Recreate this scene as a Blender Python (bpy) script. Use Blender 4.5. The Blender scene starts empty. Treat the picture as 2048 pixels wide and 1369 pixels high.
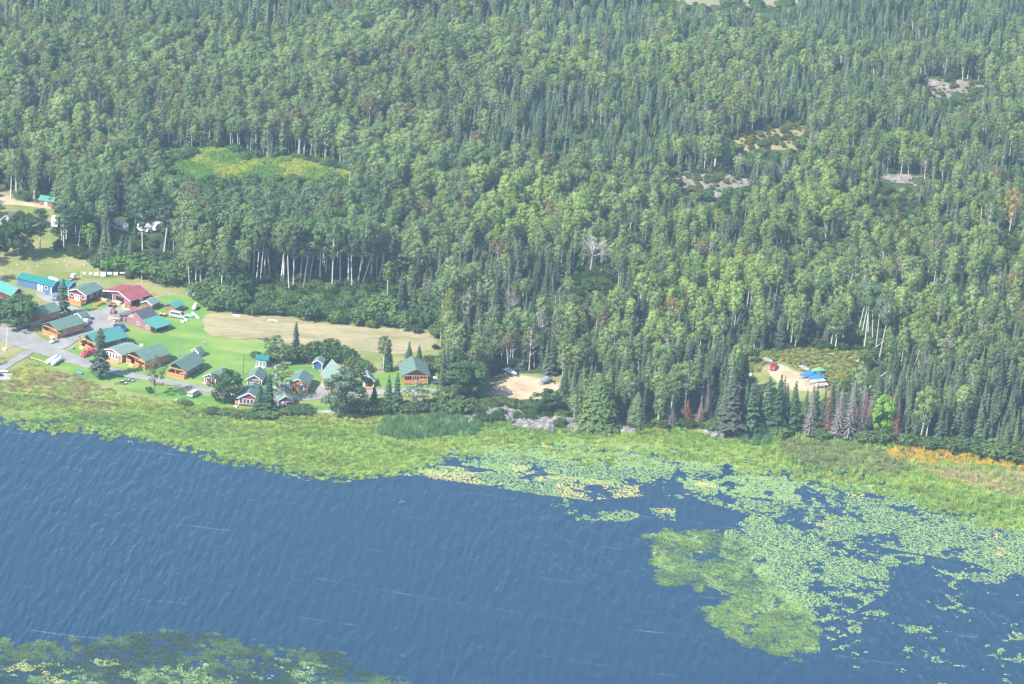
import bpy, math
import numpy as np
from mathutils import Matrix, Vector

# ------------------------------------------------------------------ camera
H = 342.0; FPX = 6000.0; PITCH = math.radians(20.0); ROLL = math.radians(4.0)
CY = -H / math.tan(PITCH)
sc = bpy.context.scene
C = sc.collection
F_ = np.array([0, math.cos(PITCH), -math.sin(PITCH)])
U0 = np.array([0, math.sin(PITCH), math.cos(PITCH)])
R0 = np.array([1.0, 0, 0])
U_ = U0 * math.cos(ROLL) - R0 * math.sin(ROLL)
R_ = R0 * math.cos(ROLL) + U0 * math.sin(ROLL)
CAM = np.array([0, CY, H])
cam = bpy.data.cameras.new('camera')
cam.sensor_width = 36.0; cam.lens = FPX / 2048 * 36
cam.clip_start = 1.0; cam.clip_end = 30000
co = bpy.data.objects.new('camera', cam); C.objects.link(co)
M = Matrix(((R_[0], U_[0], -F_[0], CAM[0]), (R_[1], U_[1], -F_[1], CAM[1]), (R_[2], U_[2], -F_[2], CAM[2]), (0, 0, 0, 1)))
co.matrix_world = M
sc.camera = co

# ------------------------------------------------------------------ light
SUN_EL = math.radians(44); SUN_AZ = math.radians(180 + 40)     # direction to the sun, measured from +x
sd = Vector((math.cos(SUN_EL) * math.cos(SUN_AZ), math.cos(SUN_EL) * math.sin(SUN_AZ), math.sin(SUN_EL)))
w = bpy.data.worlds.new('World'); sc.world = w; w.use_nodes = True
nt = w.node_tree; nt.nodes.clear()
wo = nt.nodes.new('ShaderNodeOutputWorld'); bg = nt.nodes.new('ShaderNodeBackground')
sky = nt.nodes.new('ShaderNodeTexSky'); sky.sky_type = 'NISHITA'; sky.sun_disc = False
sky.sun_elevation = SUN_EL; sky.sun_rotation = math.atan2(sd.x, sd.y) % (2 * math.pi)
sky.dust_density = 0.6; sky.ozone_density = 1.5
bg.inputs['Strength'].default_value = 0.135
nt.links.new(sky.outputs[0], bg.inputs[0]); nt.links.new(bg.outputs[0], wo.inputs[0])
sl = bpy.data.lights.new('sun', 'SUN'); sl.energy = 5.0; sl.angle = math.radians(0.5); sl.color = (1.0, 0.95, 0.86)
so = bpy.data.objects.new('sun', sl); C.objects.link(so); so.rotation_euler = sd.to_track_quat('Z', 'Y').to_euler(); so.location = (-300, -300, 500)
sc.view_settings.view_transform = 'Standard'; sc.view_settings.look = 'None'
sc.view_settings.exposure = 1.08; sc.view_settings.gamma = 1.0
sc.render.engine = 'CYCLES'
sc.cycles.max_bounces = 5; sc.cycles.diffuse_bounces = 2; sc.cycles.glossy_bounces = 2
sc.cycles.transmission_bounces = 2; sc.cycles.transparent_max_bounces = 4; sc.cycles.volume_bounces = 0
sc.cycles.use_denoising = True
sc.cycles.caustics_reflective = False; sc.cycles.caustics_refractive = False
HAZE_DENSITY = 0.00016

# ------------------------------------------------------------------ pixel <-> world
def ray(px, py):
    u = (np.asarray(px, float) - 1024) / FPX; v = (684.5 - np.asarray(py, float)) / FPX
    return u[..., None] * R_ + v[..., None] * U_ + F_
def ground(px, py, z=0.0):
    d = ray(px, py); t = (z - H) / d[..., 2]
    return CAM + d * t[..., None]
def project(P):
    q = np.asarray(P, float) - CAM
    f = q @ F_
    return 1024 + FPX * (q @ R_) / f, 684.5 - FPX * (q @ U_) / f
def gp(px, py, z=0.0):
    return ground(np.array(float(px)), np.array(float(py)), z)
def poly_w(pts, z=0.0):
    a = np.array(pts, float)
    return ground(a[:, 0], a[:, 1], z)

# ------------------------------------------------------------------ noise
def _hash(ix, iy, s):
    n = (ix.astype(np.int64) * 374761393 + iy.astype(np.int64) * 668265263 + s * 1442695041) & 0x7fffffff
    n = (n ^ (n >> 13)) * 1274126177 & 0x7fffffff
    return ((n ^ (n >> 16)) & 0xffff) / 65535.0
def vnoise(x, y, s=0):
    x = np.asarray(x, float); y = np.asarray(y, float)
    ix = np.floor(x); iy = np.floor(y); fx = x - ix; fy = y - iy
    fx = fx * fx * (3 - 2 * fx); fy = fy * fy * (3 - 2 * fy)
    a = _hash(ix, iy, s); b = _hash(ix + 1, iy, s); c = _hash(ix, iy + 1, s); d = _hash(ix + 1, iy + 1, s)
    return (a * (1 - fx) + b * fx) * (1 - fy) + (c * (1 - fx) + d * fx) * fy
def fnoise(x, y, s=0, o=3):
    r = 0; amp = 1; tot = 0
    for k in range(o):
        r = r + amp * vnoise(np.asarray(x) * 2 ** k, np.asarray(y) * 2 ** k, s + k * 17); tot += amp; amp *= 0.55
    return r / tot
def inpoly(px, py, poly):
    px = np.asarray(px); py = np.asarray(py); ins = np.zeros(px.shape, bool); n = len(poly)
    for i in range(n):
        x0, y0 = poly[i]; x1, y1 = poly[(i + 1) % n]
        if y0 == y1: continue
        c = ((y0 > py) != (y1 > py)) & (px < (x1 - x0) * (py - y0) / (y1 - y0) + x0)
        ins ^= c
    return ins
def smooth(a, b, x):
    t = np.clip((np.asarray(x, float) - a) / (b - a), 0, 1); return t * t * (3 - 2 * t)

# ------------------------------------------------------------------ layout in picture coordinates of the photograph's ground
LAND = [(-900, 700), (-300, 765), (-60, 778), (0, 783), (100, 792), (200, 802), (330, 815), (450, 828), (600, 838), (720, 840), (880, 842), (960, 846),
        (1060, 855), (1160, 860), (1280, 862), (1420, 866), (1500, 872), (1600, 880), (1700, 890), (1850, 900), (2048, 925), (2300, 955), (3000, 1040)]
MARSH = [(-900, 760), (-300, 810), (-60, 832), (0, 840), (60, 855), (140, 868), (160, 862), (210, 868), (280, 882), (340, 893), (400, 912), (480, 927), (560, 943),
         (640, 957), (720, 958), (820, 942), (900, 915), (1000, 905), (1080, 915), (1180, 930), (1300, 935), (1430, 950), (1560, 945), (1700, 975), (1830, 1005),
         (2048, 1085), (2300, 1150), (3000, 1300)]
def wline(pts, z=0.0):
    q = poly_w(pts, z); return q[:, 0], q[:, 1]
LX, LY = wline(LAND); MX, MY = wline(MARSH)
def shore(x): return np.interp(x, LX, LY)
def marshline(x): return np.interp(x, MX, MY)
# clearings (picture polygons that stay free of trees); kind says what fills them
FIELD = [(410, 628), (450, 626), (500, 630), (560, 634), (640, 644), (700, 652), (780, 660), (872, 668), (868, 700), (800, 712), (740, 705), (690, 700), (640, 695), (590, 690), (540, 682), (480, 678), (415, 672), (408, 650)]
CLR = {
    'meadow': [(312, 318), (345, 304), (440, 300), (505, 322), (560, 318), (620, 328), (700, 350), (688, 368), (610, 362), (560, 368), (500, 352), (470, 368), (430, 386), (385, 372), (345, 348)],
    'camp': [(-60, 370), (14, 372), (20, 398), (80, 404), (120, 418), (112, 432), (112, 505), (160, 520), (190, 520), (210, 555), (300, 560), (405, 588), (430, 610), (450, 628), (300, 700), (-60, 700)],
    'rv2': [(220, 432), (258, 434), (260, 466), (224, 464)],
    'rv3': [(270, 442), (299, 444), (299, 470), (274, 468)],
    'rv4': [(299, 440), (328, 440), (328, 470), (299, 466)],
    'tealhut': [(76, 388), (110, 388), (110, 414), (76, 414)],
    'field': FIELD,
    'lodges': [(-60, 560), (430, 600), (560, 690), (880, 700), (880, 850), (-60, 850)],
    'lotA': [(985, 745), (1035, 738), (1110, 752), (1118, 776), (1100, 805), (1000, 806), (965, 790)],
    'rock': [(1328, 334), (1375, 345), (1440, 348), (1492, 362), (1488, 384), (1440, 398), (1385, 396), (1358, 375), (1332, 352)],
    'rock_far': [(1838, 162), (1900, 158), (1965, 168), (1962, 190), (1925, 204), (1885, 204), (1850, 184)],
    'rock_mid': [(1455, 276), (1510, 268), (1570, 252), (1612, 250), (1612, 278), (1590, 300), (1520, 300), (1492, 312), (1460, 290)],
    'rock_row': [(1752, 348), (1840, 352), (1835, 372), (1760, 366)],
    'rock_small': [(1085, 272), (1135, 272), (1130, 284), (1088, 284)],
    'far_meadow': [(1290, -40), (1600, -40), (1600, 4), (1540, 14), (1400, 10), (1330, 2)],
    'lotB': [(1492, 716), (1560, 700), (1720, 702), (1722, 730), (1668, 790), (1600, 796), (1540, 772), (1500, 750)],
    'hutB': [(1419, 800), (1436, 800), (1436, 832), (1420, 832)],
}
mask = np.zeros((720, 1124), bool)        # half resolution picture, 100 px margin left and right
yy, xx = np.mgrid[0:720, 0:1124]
for k, p in CLR.items():
    mask |= inpoly(xx * 2 - 100.0, yy * 2 - 40.0, p)
def blocked(px, py):
    wild = (py < 545) & ~((px < 345) & (py > 360))
    px = px + np.where(wild, (fnoise(px / 22, py / 14, 91, 3) - .5) * 46, 0); py = py + np.where(wild, (fnoise(px / 22 + 30, py / 14, 92, 3) - .5) * 30, 0)
    ix = np.clip(((px + 100) / 2).astype(int), 0, 1123); iy = np.clip(((py + 40) / 2).astype(int), 0, 719)
    return mask[iy, ix] & (px > -100) & (px < 2146) & (py > -40) & (py < 1400)

# ------------------------------------------------------------------ terrain height
KN = [(1425, 372, 22, 3.5), (1900, 182, 30, 4.5), (1540, 285, 26, 3.0), (1795, 362, 18, 2.5), (1110, 278, 14, 2.5)]
KNW = [(gp(a, b)[0], gp(a, b)[1], r, h) for a, b, r, h in KN]
def hgt(x, y):
    x = np.asarray(x, float); y = np.asarray(y, float)
    s = y - shore(x)
    z = np.where(s < 0, np.maximum(-2.5, s * 0.10), 0)
    rel = smooth(215, 330, s)
    z = z + rel * (fnoise(x / 130, y / 130, 5, 2) * 9 - 1.5)
    for a, b, r, h in KNW:
        d2 = ((x - a) ** 2 + (y - b) ** 2) / (r * r); z = z + h * np.exp(-d2)
    return z
def ground_h(px, py):
    z = 0.0
    for k in range(8):
        p = gp(px, py, z); z = float(hgt(p[0], p[1]))
    return np.array([p[0], p[1], z])

# ------------------------------------------------------------------ object helpers
def tag(o, label=None, cat=None, group=None, kind=None):
    if label: o['label'] = label
    if cat: o['category'] = cat
    if group: o['group'] = group
    if kind: o['kind'] = kind
    return o
def mesh_obj(name, verts, faces, mats, parent=None, mi=None, smooth_=False):
    me = bpy.data.meshes.new(name)
    me.from_pydata([tuple(v) for v in verts], [], faces)
    for m in (mats if isinstance(mats, (list, tuple)) else [mats]): me.materials.append(m)
    if mi is not None: me.polygons.foreach_set('material_index', mi)
    if smooth_: me.polygons.foreach_set('use_smooth', [True] * len(me.polygons))
    me.update()
    o = bpy.data.objects.new(name, me)
    if parent is not False: C.objects.link(o)
    if parent: o.parent = parent
    return o
def empty(name, loc, rz=0.0, label=None, cat=None, group=None):
    o = bpy.data.objects.new(name, None); C.objects.link(o)
    o.location = tuple(float(v) for v in loc); o.rotation_euler = (0, 0, rz); o.empty_display_size = 0.5
    return tag(o, label, cat, group)
def quads_mesh(name, V, nper, mat, smooth_=False):
    """V: (n*nper,3) array, one polygon per nper vertices"""
    n = len(V) // nper; me = bpy.data.meshes.new(name)
    me.vertices.add(len(V)); me.vertices.foreach_set('co', np.asarray(V, np.float32).ravel())
    me.loops.add(n * nper); me.loops.foreach_set('vertex_index', np.arange(n * nper, dtype=np.int32))
    me.polygons.add(n); me.polygons.foreach_set('loop_start', np.arange(0, n * nper, nper, dtype=np.int32))
    me.polygons.foreach_set('loop_total', np.full(n, nper, np.int32))
    me.materials.append(mat); me.update(calc_edges=True)
    return me

# ------------------------------------------------------------------ materials
MATS = {}
def N(nt, t, **kw):
    n = nt.nodes.new(t)
    for k, v in kw.items():
        if k in n.inputs: n.inputs[k].default_value = v
        else: setattr(n, k, v)
    return n
def base_mat(name):
    m = bpy.data.materials.new(name); m.use_nodes = True; nt = m.node_tree
    b = nt.nodes['Principled BSDF']; return m, nt, b
def mat(name, col, rough=0.75, var=0.18, scale=1.5, metal=0.0, stripe=None, spec=0.3, trans=0.0):
    """noisy plain surface; stripe=(axis, period, depth) adds boards or seams"""
    if name in MATS: return MATS[name]
    m, nt, b = base_mat(name); L = nt.links.new
    tc = N(nt, 'ShaderNodeTexCoord')
    no = N(nt, 'ShaderNodeTexNoise', Scale=scale, Detail=4.0); L(tc.outputs['Object'], no.inputs['Vector'])
    r = N(nt, 'ShaderNodeMapRange'); r.inputs['To Min'].default_value = 1 - var; r.inputs['To Max'].default_value = 1 + var
    L(no.outputs['Fac'], r.inputs['Value']); fac = r.outputs[0]
    if stripe:
        ax, per, dep = stripe
        wv = N(nt, 'ShaderNodeTexWave', wave_type='BANDS', bands_direction=ax, wave_profile='SAW', Scale=0.314 / per, Distortion=0.0)
        L(tc.outputs['Object'], wv.inputs['Vector'])
        r2 = N(nt, 'ShaderNodeMapRange'); r2.inputs['To Min'].default_value = 1 - dep; r2.inputs['To Max'].default_value = 1.0
        L(wv.outputs['Fac'], r2.inputs['Value'])
        mu = N(nt, 'ShaderNodeMath', operation='MULTIPLY'); L(fac, mu.inputs[0]); L(r2.outputs[0], mu.inputs[1]); fac = mu.outputs[0]
        bu = N(nt, 'ShaderNodeBump', Strength=0.5, Distance=0.04); L(wv.outputs['Fac'], bu.inputs['Height']); L(bu.outputs[0], b.inputs['Normal'])
    vm = N(nt, 'ShaderNodeVectorMath', operation='SCALE'); vm.inputs[0].default_value = col[:3]; L(fac, vm.inputs['Scale'])
    L(vm.outputs[0], b.inputs['Base Color'])
    b.inputs['Roughness'].default_value = rough; b.inputs['Metallic'].default_value = metal
    b.inputs['Specular IOR Level'].default_value = spec
    MATS[name] = m; return m
def leaf_mat(name, transl=0.3, var=0.30):
    m = bpy.data.materials.new(name); m.use_nodes = True; nt = m.node_tree; nt.nodes.clear(); L = nt.links.new
    out = N(nt, 'ShaderNodeOutputMaterial'); at = N(nt, 'ShaderNodeAttribute', attribute_type='INSTANCER', attribute_name='tint')
    ge = N(nt, 'ShaderNodeNewGeometry'); no = N(nt, 'ShaderNodeTexNoise', Scale=0.9, Detail=3.0); L(ge.outputs['Position'], no.inputs['Vector'])
    r = N(nt, 'ShaderNodeMapRange'); r.inputs['From Min'].default_value = 0.3; r.inputs['From Max'].default_value = 0.7
    r.inputs['To Min'].default_value = 1 - var; r.inputs['To Max'].default_value = 1 + var; L(no.outputs['Fac'], r.inputs['Value'])
    vm = N(nt, 'ShaderNodeVectorMath', operation='SCALE'); L(at.outputs['Color'], vm.inputs[0]); L(r.outputs[0], vm.inputs['Scale'])
    d = N(nt, 'ShaderNodeBsdfDiffuse'); t = N(nt, 'ShaderNodeBsdfTranslucent'); mx = N(nt, 'ShaderNodeMixShader', Fac=transl)
    L(vm.outputs[0], d.inputs['Color']); L(vm.outputs[0], t.inputs['Color']); L(d.outputs[0], mx.inputs[1]); L(t.outputs[0], mx.inputs[2])
    L(mx.outputs[0], out.inputs['Surface']); MATS[name] = m; return m
def ramp_mat(name, stops, scale=0.1, detail=6.0, rough=0.9, scale2=1.6, mix2=0.4, stretch=(1, 1, 1), rot=0.0, bump=0.0):
    """world-space ground: a colour ramp over mixed large and small noise"""
    m, nt, b = base_mat(name); L = nt.links.new
    ge = N(nt, 'ShaderNodeNewGeometry'); mp = N(nt, 'ShaderNodeMapping'); mp.inputs['Scale'].default_value = stretch; mp.inputs['Rotation'].default_value = (0, 0, rot)
    L(ge.outputs['Position'], mp.inputs['Vector'])
    n1 = N(nt, 'ShaderNodeTexNoise', Scale=scale, Detail=detail, Roughness=0.6); n2 = N(nt, 'ShaderNodeTexNoise', Scale=scale2, Detail=4.0, Roughness=0.7)
    L(mp.outputs[0], n1.inputs['Vector']); L(mp.outputs[0], n2.inputs['Vector'])
    mx = N(nt, 'ShaderNodeMix', data_type='FLOAT'); mx.inputs['Factor'].default_value = mix2
    L(n1.outputs['Fac'], mx.inputs['A']); L(n2.outputs['Fac'], mx.inputs['B'])
    cr = N(nt, 'ShaderNodeValToRGB'); e = cr.color_ramp.elements
    e[0].position = stops[0][0]; e[0].color = (*stops[0][1], 1); e[1].position = stops[-1][0]; e[1].color = (*stops[-1][1], 1)
    for p, c in stops[1:-1]:
        q = e.new(p); q.color = (*c, 1)
    L(mx.outputs['Result'], cr.inputs['Fac']); L(cr.outputs[0], b.inputs['Base Color'])
    b.inputs['Roughness'].default_value = rough; b.inputs['Specular IOR Level'].default_value = 0.15
    if bump:
        bu = N(nt, 'ShaderNodeBump', Strength=1.0, Distance=bump); L(n2.outputs['Fac'], bu.inputs['Height']); L(bu.outputs[0], b.inputs['Normal'])
    MATS[name] = m; return m

LEAF = leaf_mat('leaf_tissue', 0.38); NEEDLE = leaf_mat('needles', 0.12, 0.3); BLADE = leaf_mat('grass_blades', 0.3, 0.25)
BARK_PALE = mat('pale_bark', (0.62, 0.60, 0.55), 0.85, 0.25, 3.0)
BARK_DARK = mat('dark_bark', (0.16, 0.13, 0.11), 0.9, 0.3, 3.0)
BARK_GREY = mat('weathered_grey_wood', (0.38, 0.35, 0.32), 0.9, 0.3, 3.0)

# ================================================================== THE SETTING
def smooth_outline(pts, z, wob=0.5, step=1.5, seed=1, flat=True):
    q = poly_w(pts, z)[:, :2]; out = []
    n = len(q)
    for i in range(n):
        a = q[i]; b = q[(i + 1) % n]; k = max(1, int(np.linalg.norm(b - a) / step))
        for j in range(k): out.append(a + (b - a) * j / k)
    o = np.array(out)
    for _ in range(3): o = (np.roll(o, 1, 0) + o * 2 + np.roll(o, -1, 0)) / 4
    nx = fnoise(o[:, 0] / 3.0, o[:, 1] / 3.0, seed, 3) - 0.5; ny = fnoise(o[:, 0] / 3.0 + 40, o[:, 1] / 3.0, seed + 3, 3) - 0.5
    o = o + np.stack([nx, ny], 1) * wob * 2
    return o
def sheet(name, pts, z, m, wob=0.8, seed=1):
    o = smooth_outline(pts, 0, wob, 1.3, seed)
    return tag(mesh_obj(name, np.column_stack([o, np.full(len(o), z)]), [list(range(len(o)))], m), kind='structure')
def ribbon(name, pts, widths, z, m, wob=0.25, seed=2):
    q = poly_w(pts, 0)[:, :2]; P = []; W = []
    for i in range(len(q) - 1):
        k = max(1, int(np.linalg.norm(q[i + 1] - q[i]) / 1.5))
        for j in range(k):
            t = j / k; P.append(q[i] * (1 - t) + q[i + 1] * t); W.append(widths[i] * (1 - t) + widths[i + 1] * t)
    P.append(q[-1]); W.append(widths[-1]); P = np.array(P); W = np.array(W)
    for _ in range(12):
        P[1:-1] = (P[:-2] + 2 * P[1:-1] + P[2:]) / 4; W[1:-1] = (W[:-2] + 2 * W[1:-1] + W[2:]) / 4
    T = np.gradient(P, axis=0); T /= np.linalg.norm(T, axis=1)[:, None]; Nn = np.stack([-T[:, 1], T[:, 0]], 1)
    a = P + Nn * (W / 2 + (fnoise(P[:, 0] / 3, P[:, 1] / 3, seed) - .5) * 2 * wob)[:, None]
    b = P - Nn * (W / 2 + (fnoise(P[:, 0] / 3 + 9, P[:, 1] / 3, seed) - .5) * 2 * wob)[:, None]
    n = len(P); V = np.column_stack([np.vstack([a, b]), np.full(2 * n, z)])
    F = [[i, i + 1, n + i + 1, n + i][::-1] for i in range(n - 1)]
    return tag(mesh_obj(name, V, F, m), kind='structure')

M_FLOOR = ramp_mat('forest_floor', [(0.3, (0.035, 0.055, 0.02)), (0.5, (0.06, 0.085, 0.028)), (0.7, (0.12, 0.13, 0.05))], 0.06, scale2=0.8)
M_ROUGH = ramp_mat('rough_grass', [(0.32, (0.10, 0.16, 0.035)), (0.45, (0.18, 0.22, 0.06)), (0.55, (0.27, 0.26, 0.10)), (0.68, (0.36, 0.30, 0.15))], 0.07, scale2=0.9, mix2=0.35)
M_LAWN = ramp_mat('mown_lawn', [(0.34, (0.075, 0.19, 0.035)), (0.48, (0.13, 0.25, 0.045)), (0.6, (0.22, 0.30, 0.07)), (0.7, (0.30, 0.31, 0.11))], 0.045, scale2=1.2, mix2=0.25, stretch=(0.8, 2.2, 1), rot=0.25)
M_FIELD = ramp_mat('dry_field_grass', [(0.36, (0.17, 0.19, 0.08)), (0.46, (0.27, 0.25, 0.13)), (0.55, (0.37, 0.305, 0.175)), (0.66, (0.45, 0.37, 0.23))], 0.06, scale2=0.5, mix2=0.45, stretch=(0.6, 2.4, 1))
M_ROAD = ramp_mat('road_gravel', [(0.34, (0.19, 0.185, 0.175)), (0.5, (0.27, 0.265, 0.255)), (0.66, (0.36, 0.35, 0.33))], 0.12, scale2=1.5, mix2=0.35)
M_SAND = ramp_mat('sandy_gravel', [(0.34, (0.30, 0.22, 0.13)), (0.5, (0.47, 0.36, 0.235)), (0.66, (0.58, 0.46, 0.32))], 0.12, scale2=0.8, mix2=0.4)
M_ROCK = ramp_mat('shield_rock', [(0.36, (0.10, 0.11, 0.06)), (0.46, (0.20, 0.18, 0.14)), (0.55, (0.32, 0.28, 0.24)), (0.68, (0.40, 0.35, 0.31))], 0.25, scale2=1.2, mix2=0.5, bump=0.5)
M_MEADOW = ramp_mat('meadow_herbs', [(0.3, (0.04, 0.08, 0.02)), (0.5, (0.08, 0.14, 0.03)), (0.7, (0.18, 0.22, 0.05))], 0.08, scale2=0.6)
M_BOG = ramp_mat('marsh_peat', [(0.38, (0.06, 0.09, 0.03)), (0.5, (0.15, 0.22, 0.05)), (0.62, (0.24, 0.32, 0.07))], 0.10, scale2=2.4, mix2=0.65)

# terrain: one sheet reaching the horizon
def axis(lo, hi, step, far, n):
    core = np.arange(lo, hi + step, step); t = np.linspace(0, 1, n + 1)[1:] ** 2.2
    return np.concatenate([(lo - t * (far + lo))[::-1] if lo < 0 else [], core, hi + t * (far - hi)])
ax_ = axis(-330, 330, 3.0, 6000, 24); ay_ = np.concatenate([-np.linspace(1, 0, 20)[:-1] ** 2.2 * 5600 - 400, np.arange(-400, 720, 3.0), 720 + np.linspace(0, 1, 24)[1:] ** 2.2 * 5300])
gx, gy = np.meshgrid(ax_, ay_); gz = hgt(gx, gy)
V = np.stack([gx.ravel(), gy.ravel(), gz.ravel()], 1); nx_ = len(ax_); ny_ = len(ay_)
i0 = (np.arange(ny_ - 1)[:, None] * nx_ + np.arange(nx_ - 1)[None]).ravel()
F = np.stack([i0, i0 + 1, i0 + nx_ + 1, i0 + nx_], 1).tolist()
tag(mesh_obj('terrain', V, F, M_FLOOR, smooth_=True), kind='structure')

# lake water
WZ = -0.35
def water_mat():
    m, nt, b = base_mat('lake_water'); L = nt.links.new
    ge = N(nt, 'ShaderNodeNewGeometry')
    def noise(sx, sy, rot, scale, detail=3.0, rough=0.5):
        mp = N(nt, 'ShaderNodeMapping'); mp.inputs['Scale'].default_value = (sx, sy, 1); mp.inputs['Rotation'].default_value = (0, 0, rot)
        L(ge.outputs['Position'], mp.inputs['Vector'])
        n = N(nt, 'ShaderNodeTexNoise', Scale=scale, Detail=detail, Roughness=rough, Distortion=0.25); L(mp.outputs[0], n.inputs['Vector']); return n
    a = noise(1.0, 0.20, 0.42, 0.52, 0.5, .4); a2 = noise(1.0, 0.30, 0.20, 0.95, 1.0, .4); big = noise(1, 1, 0, 0.012, 2.0)
    ad = N(nt, 'ShaderNodeMath', operation='MULTIPLY_ADD'); ad.inputs[1].default_value = 0.45; L(a2.outputs['Fac'], ad.inputs[0]); L(a.outputs['Fac'], ad.inputs[2])
    st = N(nt, 'ShaderNodeMapRange'); st.inputs['From Min'].default_value = 0.3; st.inputs['From Max'].default_value = 0.7; st.inputs['To Min'].default_value = 0.5; st.inputs['To Max'].default_value = 1.0
    L(big.outputs['Fac'], st.inputs['Value'])
    bu = N(nt, 'ShaderNodeBump', Distance=0.75); L(ad.outputs[0], bu.inputs['Height']); L(st.outputs[0], bu.inputs['Strength']); L(bu.outputs[0], b.inputs['Normal'])
    # foam windrows: long thin broken lines of bubbles drawn out down the wind
    sep = N(nt, 'ShaderNodeSeparateXYZ'); L(ge.outputs['Position'], sep.inputs[0])
    wob = noise(1, 1, 0, 0.01, 2.0)
    v = N(nt, 'ShaderNodeMath', operation='MULTIPLY_ADD'); v.inputs[1].default_value = 0.16; L(sep.outputs['X'], v.inputs[0]); L(sep.outputs['Y'], v.inputs[2])
    v2 = N(nt, 'ShaderNodeMath', operation='MULTIPLY_ADD'); v2.inputs[1].default_value = 16.0; L(wob.outputs['Fac'], v2.inputs[0]); L(v.outputs[0], v2.inputs[2])
    pp = N(nt, 'ShaderNodeMath', operation='PINGPONG'); pp.inputs[1].default_value = 12.5; L(v2.outputs[0], pp.inputs[0])
    lt = N(nt, 'ShaderNodeMapRange', clamp=True); lt.inputs['From Min'].default_value = 0.0; lt.inputs['From Max'].default_value = 0.35; lt.inputs['To Min'].default_value = 1.0; lt.inputs['To Max'].default_value = 0.0
    L(pp.outputs[0], lt.inputs['Value'])
    br = noise(0.25, 1, 0.16, 0.12, 6.0, 0.7); bs = N(nt, 'ShaderNodeMapRange', clamp=True); bs.inputs['From Min'].default_value = 0.50; bs.inputs['From Max'].default_value = 0.90; bs.inputs['To Max'].default_value = 0.6; L(br.outputs['Fac'], bs.inputs['Value'])
    fm = N(nt, 'ShaderNodeMath', operation='MULTIPLY'); L(lt.outputs[0], fm.inputs[0]); L(bs.outputs[0], fm.inputs[1])
    mx = N(nt, 'ShaderNodeMix', data_type='RGBA'); mx.inputs['A'].default_value = (0.012, 0.042, 0.076, 1); mx.inputs['B'].default_value = (0.6, 0.66, 0.72, 1)
    L(fm.outputs[0], mx.inputs['Factor']); L(mx.outputs['Result'], b.inputs['Base Color'])
    b.inputs['Roughness'].default_value = 0.10; b.inputs['IOR'].default_value = 1.33; b.inputs['Specular IOR Level'].default_value = 0.36
    return m
M_WATER = water_mat()
# the lake lies south of the shore; it runs under the marsh edge
xs = np.concatenate([[-6000, -900], np.arange(-320, 321, 8.0), [900, 6000]])
top = np.column_stack([xs, shore(xs) + 1.0]); V = [(x, y, WZ) for x, y in top] + [(x, -6000, WZ) for x in xs]
n = len(xs); tag(mesh_obj('water', V, [[i, n + i, n + i + 1, i + 1] for i in range(n - 1)], M_WATER), kind='structure')

# ground covers of the settlement
sheet('rough_grass', [(-130, 380), (16, 372), (30, 400), (120, 410), (118, 500), (190, 505), (240, 545), (330, 560), (420, 586), (445, 615), (560, 628), (700, 645), (885, 662), (892, 740), (985, 760), (1000, 748), (1120, 748), (1190, 780), (1170, 850), (960, 842), (880, 842), (700, 840), (450, 828), (200, 803), (-130, 775)], 0.03, M_ROUGH, 1.2, 3)
sheet('lawn', [(236, 640), (300, 600), (345, 590), (388, 598), (415, 612), (425, 628), (412, 645), (412, 668), (430, 676), (500, 682), (545, 690), (560, 712), (640, 740), (640, 790), (540, 794), (440, 782), (330, 768), (220, 742), (150, 716), (130, 702), (170, 682), (230, 664)], 0.07, M_LAWN, 1.0, 4)
sheet('lawn', [(60, 716), (100, 712), (200, 740), (300, 766), (400, 788), (440, 800), (560, 806), (700, 802), (690, 816), (560, 828), (440, 812), (330, 800), (230, 775), (130, 745)], 0.06, M_LAWN, 0.8, 8)
sheet('lawn', [(760, 745), (890, 745), (880, 778), (760, 776), (700, 770)], 0.06, M_LAWN, 0.8, 9)
sheet('lawn', [(140, 588), (182, 600), (216, 606), (222, 616), (190, 624), (150, 614)], 0.06, M_LAWN, 0.5, 10)
sheet('dry_field', FIELD, 0.11, M_FIELD, 2.6, 5)
ribbon('road', [(-120, 640), (-20, 652), (30, 672), (80, 696), (130, 714), (200, 737), (290, 757), (380, 773), (440, 786), (520, 797), (600, 797), (680, 793), (740, 786), (800, 781), (860, 782), (930, 784), (1000, 790)], [17, 17, 14, 9, 7.5, 5.0, 4.2, 4.2, 4.2, 4.0, 4.2, 4.5, 4.0, 3.8, 3.6, 3.4, 3.4], 0.15, M_ROAD)
sheet('gravel_yard', [(84, 690), (110, 684), (135, 672), (160, 668), (172, 655), (165, 640), (136, 625), (112, 612), (86, 604), (70, 590), (80, 583), (120, 590), (142, 612), (165, 621), (196, 624), (222, 612), (250, 616), (262, 624), (238, 640), (238, 654), (205, 660), (180, 668), (160, 680), (135, 696), (110, 704)], 0.19, M_ROAD, 0.5, 6)
sheet('path', [(46, 704), (62, 700), (66, 708), (30, 728), (4, 746), (-40, 760), (-40, 742), (0, 732), (30, 716)], 0.19, M_ROAD, 0.3, 7)
sheet('path', [(628, 790), (632, 776), (640, 768), (650, 772), (655, 785), (660, 794)], 0.19, M_ROAD, 0.3, 12)
sheet('path', [(-120, 384), (0, 384), (12, 388), (30, 402), (60, 407), (120, 414), (200, 430), (200, 435), (110, 421), (40, 411), (-120, 404)], 0.10, M_SAND, 0.5, 13)
sheet('sand_lot', [(975, 796), (980, 780), (996, 764), (1018, 752), (1052, 752), (1086, 758), (1106, 768), (1165, 772), (1170, 780), (1108, 784), (1094, 794), (1076, 805), (1030, 806), (990, 802)], 0.21, M_SAND, 0.8, 14)
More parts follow.
